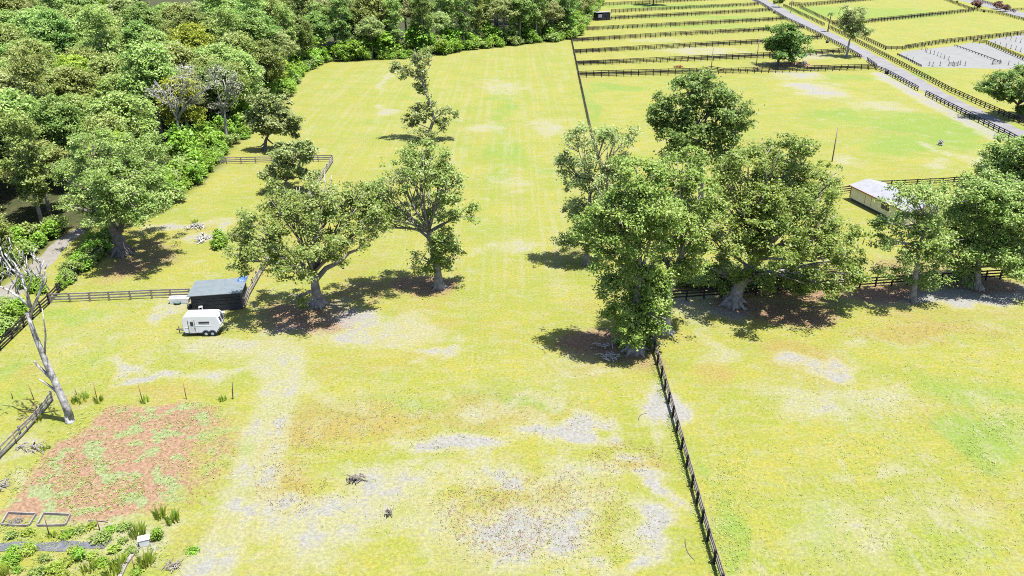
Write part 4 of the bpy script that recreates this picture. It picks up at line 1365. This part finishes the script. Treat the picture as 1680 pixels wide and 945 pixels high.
# far buildings
def cream_shed():
    a, b = G(1393.5, 327.5), G(1436, 349)
    d = (b - a).normalized()
    rz = math.atan2(d.y, d.x)
    L, Wd, h, e = 14.5, 6.3, 2.2, .42
    t = thing('cream_shed', 'long cream shed with pale metal roof half hidden by trees', 'shed', a, rz)
    # local x runs along the long wall, the shed lies to +y
    mb = MB()
    mb.box((L / 2, .06, e + h / 2), (L, .12, h)).box((L / 2, Wd - .06, e + h / 2), (L, .12, h))
    for x in (0.06, L - .06):
        mb.add([(x - .06, .12, e), (x - .06, Wd - .12, e), (x - .06, Wd - .12, e + h), (x - .06, Wd / 2, e + h + .75), (x - .06, .12, e + h),
                (x + .06, .12, e), (x + .06, Wd - .12, e), (x + .06, Wd - .12, e + h), (x + .06, Wd / 2, e + h + .75), (x + .06, .12, e + h)],
               [(4, 3, 2, 1, 0), (5, 6, 7, 8, 9), (0, 1, 6, 5), (1, 2, 7, 6), (2, 3, 8, 7), (3, 4, 9, 8), (4, 0, 5, 9)])
    link('wall', mb.mesh('wall'), M['cream'], t)
    link('underside_shade', MB().box((L / 2, Wd / 2, e / 2), (L - .3, Wd - .4, e - .01)).mesh('underside_shade'), M['steel'], t)  # solid dark block put in for the shade of the open underside
    rf = MB()
    for s in (0, 1):
        y0, y1 = (-.35, Wd / 2) if s == 0 else (Wd + .35, Wd / 2)
        z0, z1 = e + h - .06, e + h + .82
        rf.add([(-.4, y0, z0), (L + .4, y0, z0), (L + .4, y1, z1), (-.4, y1, z1), (-.4, y0, z0 + .08), (L + .4, y0, z0 + .08), (L + .4, y1, z1 + .08), (-.4, y1, z1 + .08)],
               [(3, 2, 1, 0), (4, 5, 6, 7), (0, 1, 5, 4), (1, 2, 6, 5), (2, 3, 7, 6), (3, 0, 4, 7)])
    link('roof', rf.mesh('roof'), M['roof2'], t)
    tr = MB().box((L / 2, -.38, e + h - .04), (L + .8, .05, .2)).box((-.02, .0, e + h / 2), (.14, .14, h)).box((-.03, Wd / 2, e + h / 2 - .1), (.05, Wd - .2, h - .3))
    link('trim', tr.mesh('trim'), M['brown_trim'], t)
    for x in (8.7, 9.75):
        f = link('window', MB().box((x, -.02, e + 1.35), (.92, .06, 1.05)).mesh('window'), M['steel'], t)
        link('pane', MB().box((x, -.06, e + 1.62), (.76, .03, .42)).box((x, -.06, e + 1.1), (.76, .03, .42)).mesh('pane'), M['glass'], f)
    link('door_seam', MB().box((4.0, -.012, e + h / 2), (.06, .03, h)).box((5.6, -.012, e + h / 2), (.06, .03, h)).mesh('door_seam'), M['brown_trim'], t)


cream_shed()
a, b = G(980.5, 34), G(1001, 32.8)
rz = math.atan2(b.y - a.y, b.x - a.x)
w = (b - a).length
t = thing('run_in_shed', 'tiny far shed with pale roof and dark panel filling its open front by the wood', 'shed', a, rz)
hh = 3.4
link('wall', MB().box((.06, 2, hh / 2), (.12, 4, hh)).box((w - .06, 2, hh / 2), (.12, 4, hh)).box((w / 2, 3.94, hh / 2), (w - .25, .12, hh)).box((w * .68, .05, hh / 2), (w * .6, .1, hh)).mesh('wall'), M['boardwall'], t)  # dark front panel stands in for the dark inside
link('door', MB().box((w * .2, .06, hh * .62), (w * .3, .08, hh * .45)).mesh('door'), M['white2'], t)
link('roof', MB().add([(-.4, -.5, hh + .25), (w + .4, -.5, hh + .25), (w + .4, 4.6, hh), (-.4, 4.6, hh), (-.4, -.5, hh + .4), (w + .4, -.5, hh + .4), (w + .4, 4.6, hh + .15), (-.4, 4.6, hh + .15)],
                      [(3, 2, 1, 0), (4, 5, 6, 7), (0, 1, 5, 4), (1, 2, 6, 5), (2, 3, 7, 6), (3, 0, 4, 7)]).mesh('roof'), M['roof2'], t)

# poles, stakes
def pole(name, label, base, topp, r, mat, cat, cap=False, group=None):
    p = G(*base)
    q = at(*topp, p.y) - p
    t = link(name, MB().tube([(0, 0, -.2), q * .5, q], [r, r * .9, r * .75], 8).mesh(name, True), M[mat], None, p)
    return tag(t, label, cat, group)


pole('utility_pole', 'lone thin wooden pole on the open paddock above the oaks', (1365, 265), (1375, 208), .13, 'pole', 'pole')
pole('utility_pole', 'wooden pole where the first paddock fence bulges outwards', (1166, 120), (1171, 74), .14, 'pole', 'pole')
pole('utility_pole', 'wooden pole beside the round dark paddock tree', (1241, 106), (1246, 58), .14, 'pole', 'pole')
pole('utility_pole', 'dark pole on the verge between the small tree and the palm', (1297, 21), (1301, -4), .16, 'pole', 'pole')
pole('fence_stake', 'single dark post in the paddock edge past the cream shed', (1579, 287), (1581, 279), .09, 'steel', 'stake')
pole('fence_stake', 'single leaning stake in the grass gap below the cream shed', (1415, 401), (1419, 390), .07, 'steel', 'stake')
pole('fence_stake', 'black post beside the red leaved tree on the far lane', (1599, 16), (1599, 8), .18, 'steel', 'stake')
for (x, y, tx, ty, lab) in [(382, 655, 381, 627, 'thickest dark stake at the end of the garden stake row'), (306, 655, 300, 626, 'thin stake second along the garden stake row from the thick one'),
                            (234, 660, 226, 628, 'rusty stake amid grass in the middle of the garden row'), (160, 659, 153, 627, 'rusty stake among tall yellow weeds near the dead tree'),
                            (126, 648, 122, 636, 'short stake just behind the dead tree trunk'), (56, 656, 46, 630, 'rusty stake in the grass past the sagging fence end'),
                            (21, 654, 17, 641, 'short stake in the grass farthest from the garden'), (62, 691, 57, 662, 'rusty stake rising from the sagging fence nearest the dead tree'),
                            (46, 708, 38, 686, 'rusty stake rising from the middle of the sagging fence'), (28, 728, 19, 706, 'rusty stake at the lower stretch of sagging fence'),
                            (81, 879, 72, 845, 'thin stake standing at the wooden garden frames'), (164, 870, 157, 848, 'thin stake behind the clump beside the black sheet'), (222, 938, 215, 912, 'thin stake in front of the white bin')]:
    pole('garden_stake', lab, (x, y), (tx, ty), .045 if 'thick' not in lab.split()[0] else .06, 'steel' if 'thick' in lab.split()[0] else 'rust', 'stake')


# garden frames, sheet, bin
def frame_bed(label, c, lx, ly):
    p = [G(*q) for q in c]
    o = p[0].copy()
    t = thing('bed_frame', label, 'garden bed', o)
    for i in range(4):
        a, b = p[i] - o, p[(i + 1) % 4] - o
        d = (b - a).normalized() * .06
        link('board', MB().beam(a + d + Vector((0, 0, .12)), b - d + Vector((0, 0, .12)), .09, .24).mesh('board'), M['grey_board'], t)


frame_bed('weathered wooden bed frame full of dead weeds', [(2, 863), (48, 864), (60, 845), (14, 843)], 2, 1)
frame_bed('weathered wooden bed frame with grass inside', [(61, 864), (108, 863), (116, 846), (72, 844)], 2, 1)
p = [(-40, 892), (20, 891), (60, 893), (110, 887), (150, 888), (184, 887), (165, 903), (120, 902), (60, 899), (20, 902), (-40, 908)]
c = G(80, 895)
mb = MB()
n, m = 44, 9
vs = []
for i in range(n):
    u = i / (n - 1)
    x = -30 + 214 * u
    ya = 891.5 - 4 * u + 1.4 * math.sin(u * 17)
    yb = 905 - 3 * u + 2.2 * math.sin(u * 11 + 1)
    for j in range(m):
        q = G(x - 14 * (j / (m - 1)) * u, ya + (yb - ya) * j / (m - 1)) - c
        vs.append((q.x, q.y, .02 + .05 * abs(math.sin(i * 1.3 + j * 2.1) * math.sin(i * .37 + j))))
k = len(vs)
vs += [(x, y, z - .015) for x, y, z in vs]
fs = [(i * m + j, i * m + j + 1, (i + 1) * m + j + 1, (i + 1) * m + j) for i in range(n - 1) for j in range(m - 1)]
fs += [tuple(k + q for q in f[::-1]) for f in fs]
tag(link('ground_sheet', MB().add(vs, fs).mesh('ground_sheet', True), M['fabric'], None, c), 'wrinkled dark grey sheet lying across the garden soil', 'plastic sheet')
v = G(238, 893)
t = thing('storage_bin', 'white plastic bin among tall grass clumps by the garden', 'bin', v, R(20))
link('body', MB().prism([(-.36, 0), (.36, 0), (.42, .62), (-.42, .62)], -.3, .3).mesh('body', bevel=.03), M['white2'], t)
link('lid', MB().box((0, 0, .66), (.9, .66, .07)).mesh('lid', bevel=.02), M['white'], t)
link('handle', MB().box((.44, 0, .5), (.05, .25, .1)).mesh('handle'), M['trim'], t)
v = G(212, 925)
tag(link('garden_edging', MB().beam(G(226, 900) - v + Vector((0, 0, .1)), G(208, 925) - v + Vector((0, 0, .1)), .3, .18).beam(G(207, 926) - v + Vector((0, 0, .1)), G(196, 950) - v + Vector((0, 0, .1)), .3, .18).mesh('garden_edging'), M['grey_board'], None, v),
    'grey timber edging leading away from the white bin', 'edging')


def grass_clump(label, px, py, h, r, n, seed, mat='blade'):
    if any(w in label for w in ('bushy', 'weedy', ' low ', 'dense', 'dark')):
        rn = random.Random(seed)
        lb = [((rn.uniform(-.4, .4) * r, rn.uniform(-.4, .4) * r, rn.uniform(.25, .5) * h), (r * rn.uniform(.45, .65), r * rn.uniform(.45, .65), h * rn.uniform(.3, .5))) for _ in range(5)] + [((0, 0, .3 * h), (r * .6, r * .6, h * .4))]
        V, F = leaves(*crown_points(lb, .2, .3, 1.2, 14, .05, .3), wid=.4)
        V[:, 2] = np.maximum(V[:, 2], .02)
        return tag(link('weed_bush', npmesh('weed_bush', V, F), M['leaf_bright' if seed % 3 == 0 else ('leaf' if seed % 3 == 1 else 'blade')], None, G(px, py)), label, 'weed clump')
    rnd = np.random.default_rng(seed)
    a = rnd.random(n) * 6.283
    q = np.sqrt(rnd.random(n)) * r
    B = np.stack([np.cos(a) * q, np.sin(a) * q, np.zeros(n)], -1)
    out = np.stack([np.cos(a), np.sin(a), np.zeros(n)], -1) * (rnd.random(n) * h * .38)[:, None] + rnd.normal(size=(n, 3)) * .08
    T = B + out
    T[:, 2] = h * rnd.uniform(.55, 1.1, n)
    Mi = (B + T) / 2 - out * .2
    Mi[:, 2] = T[:, 2] * .55
    sd = np.stack([-np.sin(a + 1), np.cos(a + 1), np.zeros(n)], -1) * (.035 + .05 * rnd.random(n))[:, None]
    V = np.empty((n, 6, 3))
    V[:, 0], V[:, 1], V[:, 2], V[:, 3], V[:, 4], V[:, 5] = B - sd, B + sd, Mi + sd, Mi - sd, T + sd * .2, T - sd * .2
    k = np.arange(n)[:, None] * 6
    F = np.concatenate([k + np.array([[0, 1, 2, 3]]), k + np.array([[3, 2, 4, 5]])])
    return tag(link('grass_clump', npmesh('grass_clump', V.reshape(-1, 3), F), M[mat], None, G(px, py)), label, 'grass clump')


for i, (x, y, h, r, n, lab) in enumerate([
        (226, 880, 1.5, .75, 110, 'tall grass clump just above the white bin'), (263, 850, 1.4, .5, 70, 'slim upright grass clump highest in the garden corner'), (284, 856, 1.5, .6, 80, 'tall upright grass clump farthest from the sheet at garden corner'),
        (259, 884, 1.5, .6, 100, 'dense dark grass clump beside the white bin'), (168, 886, .9, 1.1, 180, 'wide low green clump at the end of the dark sheet'), (186, 905, .7, .6, 80, 'yellow green clump at the tip of the dark sheet'),
        (130, 915, 1.1, .8, 110, 'spiky grass clump in front of the dark sheet'), (148, 935, 1.0, .7, 90, 'yellowing clump below the spiky one'), (240, 926, 1.3, .7, 110, 'tall grass clump in front of the white bin'),
        (196, 928, 1.1, .8, 110, 'grass clump beside the grey timber edging'), (185, 944, 1.0, .8, 100, 'grass clump at the photo edge beside the timber edging'), (48, 905, 1.0, .9, 120, 'dark bushy clump overlapping the dark sheet'),
        (18, 925, .9, 1.2, 160, 'wide weedy clump below the dark sheet'), (62, 945, .9, 1.0, 140, 'dark low clump at the very bottom of the garden'), (92, 935, .8, .9, 110, 'bright yellow green clump beside the dark low one'),
        (4, 945, 1.0, .7, 90, 'bright grass clump at the garden bottom corner'), (85, 880, .6, .4, 50, 'small clump at the foot of the frame stake'), (132, 658, .9, 1.0, 130, 'yellow tall weeds beside the dead tree'),
        (163, 659, .9, .6, 70, 'yellow weeds round the second rusty garden stake'), (237, 660, .8, .5, 55, 'weeds at the foot of the middle garden stake'), (365, 657, .7, .5, 60, 'brownish weeds by the thick garden stake'),
        (350, 400, .9, .5, 60, 'tall dry weeds beside the lone shrub'), (320, 366, .8, .5, 50, 'dry weeds behind the grey brushwood'), (62, 690, .7, .5, 60, 'grass clump under the sagging fence'), (318, 905, .3, .6, 40, 'faint low tuft beside the wheel tracks'),
        (75, 738, .6, .5, 50, 'small tuft at the edge of the red soil')]):
    grass_clump(lab, x, y, h * .85, r * .8, int(n * .55), 300 + i, 'blade')


rq = random.Random(61)
for i, (x, y) in enumerate([(20, 880), (45, 876), (108, 880), (135, 872), (150, 866), (180, 872), (205, 868), (120, 905), (30, 938), (75, 918), (110, 925), (165, 925), (215, 905), (150, 915), (20, 905), (200, 890), (100, 945), (225, 940)]):
    grass_clump('small green weed clump in the scruffy ground around the dark sheet', x, y, rq.uniform(.35, .6), rq.uniform(.35, .7), 40, 700 + i, 'blade')['group'] = 'small weed clumps around the dark sheet'
for i, (x, y, x2, y2, lab) in enumerate([(145, 855, 178, 858, 'thin stick lying beside the empty wooden bed frame'), (100, 872, 130, 874, 'thin stick lying between bed frames and dark sheet'), (196, 935, 205, 910, 'weathered rail lying beside the grey timber edging')]):
    p, q = G(x, y), G(x2, y2)
    tag(link('fallen_stick', MB().tube(curve((0, 0, .05), q - p + Vector((0, 0, .07)), (.1, .15, .05), 6), [.045, .05, .045, .04, .035, .02], 6).mesh('fallen_stick', True), M['bark_dark'], None, p), lab, 'stick')


# brush piles
def brush(label, px, py, rx, ry, h, n, mat, seed, thick=.045, cat='brush pile', name='brush_pile'):
    rnd = random.Random(seed)
    o = G(px, py)
    mb = MB()
    for _ in range(n):
        a = rnd.uniform(0, 6.28)
        c = Vector((rnd.gauss(0, .45) * rx, rnd.gauss(0, .45) * ry, rnd.uniform(.05, h)))
        L = rnd.uniform(.4, 1.1) * max(rx, ry)
        d = Vector((math.cos(a), math.sin(a), rnd.uniform(-.3, .5))) * L / 2
        p, q = c - d, c + d
        p.z, q.z = max(.04, p.z), max(.04, q.z)
        mb.tube(curve(p, q, (rnd.uniform(-.15, .15), rnd.uniform(-.15, .15), rnd.uniform(0, .15)), 4), [thick * 1.2, thick, thick * .8, thick * .4], 5)
    return tag(link(name, mb.mesh(name), M[mat], None, o), label, cat)


brush('tangled pile of dark branches on bare pasture, the wider one', 582, 789, .9, .45, .5, 34, 'bark_dark', 1)
brush('small upright tangle of dark branches on bare pasture', 638, 845, .38, .38, .7, 22, 'bark_dark', 2)
brush('heap of pale dry brushwood beside the wheel tracks', 284, 930, .8, .5, .3, 30, 'grey_board', 3, .03)
brush('line of grey brushwood lying on the grass clearing', 322, 374, 1.6, 1.2, .5, 40, 'bark_pale', 4, .06)
brush('grey fallen limbs at the end of the brushwood on the clearing', 333, 392, .7, 1.8, .5, 24, 'bark_pale', 5, .09)
brush('whitish dead branch lying at the edge of the red soil', 52, 738, 1.3, .8, .4, 22, 'grey_board', 6, .045)
brush('whitish dead twigs at the photo edge beside the garden', 2, 800, .5, 1.2, .4, 18, 'grey_board', 7, .04)
brush('grey fallen branches in the shade beneath the dense leafy tree', 1000, 588, 1.3, .9, .5, 26, 'bark_pale', 8, .05)
brush('grey forked fallen branch in shade beneath the dense leafy tree, behind the others', 985, 570, 1.2, .7, .5, 16, 'bark_pale', 9, .06)
brush('small grey and black heap alone in the green paddock', 1543, 238, .6, .5, 1.1, 46, 'bark_dead', 10, .08)
brush('dead weeds heaped inside the first wooden bed frame', 28, 857, .8, .4, .3, 36, 'grey_board', 12, .02)
brush('reddish brush lying in the first paddock behind the pine', 1112, 110.5, 1.6, .7, .6, 30, 'brown_trim', 13, .12)
for i, (x, y, x2, y2, lab) in enumerate([(1048, 690, 1062, 678, 'thin curved hose lying in the pasture beside the fence'), (1124, 885, 1140, 920, 'thin curved hose lying near the fence at the photo bottom')]):
    p = G(x, y)
    q = G(x2, y2) - p
    tag(link('garden_hose', MB().tube(curve((0, 0, .03), q, (-.5, -.3 if i else .5, 0), 8), .03, 5).mesh('garden_hose', True), M['trim'], None, p), lab, 'hose')

# mound and log under the round dark tree
v = G(1305, 107)
rnd = random.Random(9)
vs, fs = [], []
n, m = 28, 9
for j in range(m):
    u = j / (m - 1)
    for i in range(n):
        a = 2 * math.pi * i / n
        r = (1 - u)
        vs.append((math.cos(a) * 5.6 * r * (1 + .14 * math.sin(3 * a)), math.sin(a) * 3.2 * r * (1 + .1 * math.cos(4 * a)), 1.15 * (1 - r ** 1.6) + (rnd.uniform(-.08, .1) if 0 < j else -.05)))
for j in range(m - 1):
    for i in range(n):
        fs.append((j * n + i, j * n + (i + 1) % n, (j + 1) * n + (i + 1) % n, (j + 1) * n + i))
tag(link('dirt_mound', MB().add(vs, fs).mesh('dirt_mound', True), M['sand_dirt'], None, v), 'brown dirt mound beside the trunk of the round dark tree', 'dirt mound')
v = G(1310, 109.5)
tag(link('fallen_log', MB().tube([G(1307, 110) - v + Vector((0, 0, .5)), at(1316, 105, v.y) - v, at(1323, 102, v.y) - v], [.5, .75, .6], 9).mesh('fallen_log', True), M['bark_dark'], None, v),
    'dark upended log resting against the brown dirt mound', 'log')
for x, y, lab in [(1455, 121, 'black tub at the roadside fence by the paddock gateway'), (1357, 70.5, 'black tub at the roadside fence behind the round dark tree'), (1270, 22, 'black tub at the roadside fence farther up the road'),
                  (1614, 20, 'black tub in the far field corner'), (1570, 4, 'black tub against the far lane fence')]:
    tub(lab, G(x, y), .6, .95, M['rubber'])


# arena furniture
def standard():
    mb = MB().box((0, 0, .75), (.13, .13, 1.5)).box((0, 0, .05), (.7, .1, .1)).box((0, 0, .05), (.1, .7, .1))
    return mb.mesh('jump_standard')


sm = standard()
AR = [(1520, 86), (1526, 88), (1532, 90), (1538, 92), (1543, 94), (1549, 96), (1556, 99), (1518, 84), (1512, 82), (1524, 108), (1530, 109), (1542, 108), (1575, 106), (1583, 108), (1654, 107), (1487, 96), (1497, 101), (1628, 104), (1670, 108)]
for x, y in AR:
    tag(link('jump_standard', sm, M['steel'], None, G(x, y), rw.uniform(0, 3)), 'dark upright jump standard planted in the pale sand arena', 'jump standard', 'jump standards in the arena')
for (x, y, x2, y2, lab) in [(1556, 108.5, 1563, 108, 'set of dark jump poles in the arena middle, first of two'), (1565, 109, 1571, 108, 'set of dark jump poles in the arena middle, last of two'), (1628, 106, 1640, 105, 'wide set of jump poles at the end of the low arena line')]:
    p, q = G(x, y), G(x2, y2)
    t = thing('horse_jump', lab, 'horse jump', p)
    d = q - p
    for e in (Vector((0, 0, 0)), d):
        link('standard', MB().box(e + Vector((0, 0, .75)), (.14, .14, 1.5)).box(e + Vector((0, 0, .06)), (.6, .12, .12)).mesh('standard'), M['steel'], t)
    for z in (.4, .8, 1.15):
        link('pole', MB().tube([Vector((0, 0, z)), d + Vector((0, 0, z))], .07, 7).mesh('pole'), M['steel'], t)
fence('low dark rail line crossing the sand arena', [(1566, 76), (1600, 88), (1642, 104)], h=.55, rails=1, sp=2.6, name='arena_rail')
for x, y in [(1632, 74), (1640, 76), (1650, 78), (1658, 80), (1666, 82), (1674, 85), (1650, 64), (1658, 66), (1666, 68), (1674, 70)]:
    tag(link('ring_marker', sm, M['steel'], None, G(x, y), 0), 'dark marker post in the second sand ring past the arena', 'marker post', 'marker posts in the second sand ring')


# ------------------------------------------------------------------ weeds in the sward
def weeds(name, label, zones, n, mat, size, seed):
    rnd = np.random.default_rng(seed)
    C = []
    tot = sum(z[4] for z in zones)
    for x, y, rx, ry, w in zones:
        k = int(n * w / tot)
        a, q = rnd.random(k) * 6.283, np.sqrt(rnd.random(k)) * 1.1
        px, py = x + np.cos(a) * rx * q, y + np.sin(a) * ry * q
        u, v = (px - W_ / 2) / FPX, (py - H_ / 2) / FPX
        t = CAMH / (ST + v * CT)
        C.append(np.stack([u * t, (CT - v * ST) * t, np.full(k, .06)], -1))
    C = np.concatenate(C)
    keepm = fbm(C[:, 0], C[:, 1], 3.5, seed, 3) > .36
    C = C[keepm]
    C = np.repeat(C, 3, 0) + rnd.normal(size=(len(C) * 3, 3)) * np.array((.09, .11, .04))
    C[:, 2] = np.maximum(.03, C[:, 2])
    Nn = unit(rnd.normal(size=(len(C), 3)) * .45 + np.array((0, 0, 1.0)))
    Vv, Ff = leaves(C, Nn, size * rnd.uniform(.6, 1.4, len(C)))
    return tag(link(name, npmesh(name, Vv, Ff), M[mat]), label, 'weeds', None, 'stuff')


weeds('weeds', 'low green weeds scattered through the pasture grass', [(1550, 760, 160, 170, 3), (1300, 800, 150, 150, 2), (900, 850, 180, 90, 2.5), (1650, 730, 60, 50, 1.5), (1200, 850, 30, 110, 1), (700, 690, 260, 50, 1.2), (200, 560, 160, 60, 1),
      *[(1075 + (y - 600) * .30, y, 7, 16, .22) for y in range(600, 960, 18)], (1500, 600, 180, 60, 1), (600, 750, 150, 120, 1), (150, 610, 140, 40, .6), (1400, 540, 280, 30, .5), (800, 620, 250, 50, .5)], 7000, 'weed', .12, 401)
weeds('dry_weeds', 'dry reddish weeds scattered over the bare pasture', [(870, 840, 140, 70, 3), (1030, 750, 60, 25, .6), (480, 780, 60, 60, .8), (600, 700, 130, 40, 1), (1530, 545, 140, 20, .6), (230, 760, 150, 80, 1.0), (800, 700, 200, 50, .6)], 3600, 'weed_dry', .11, 402)
weeds('garden_weeds', 'small green weeds sprouting over the red garden soil', [(220, 740, 150, 70, 2), (120, 800, 110, 45, 2), (280, 680, 90, 20, .7), (120, 900, 150, 45, 1.3), (60, 870, 70, 20, .5)], 3000, 'weed', .14, 403)
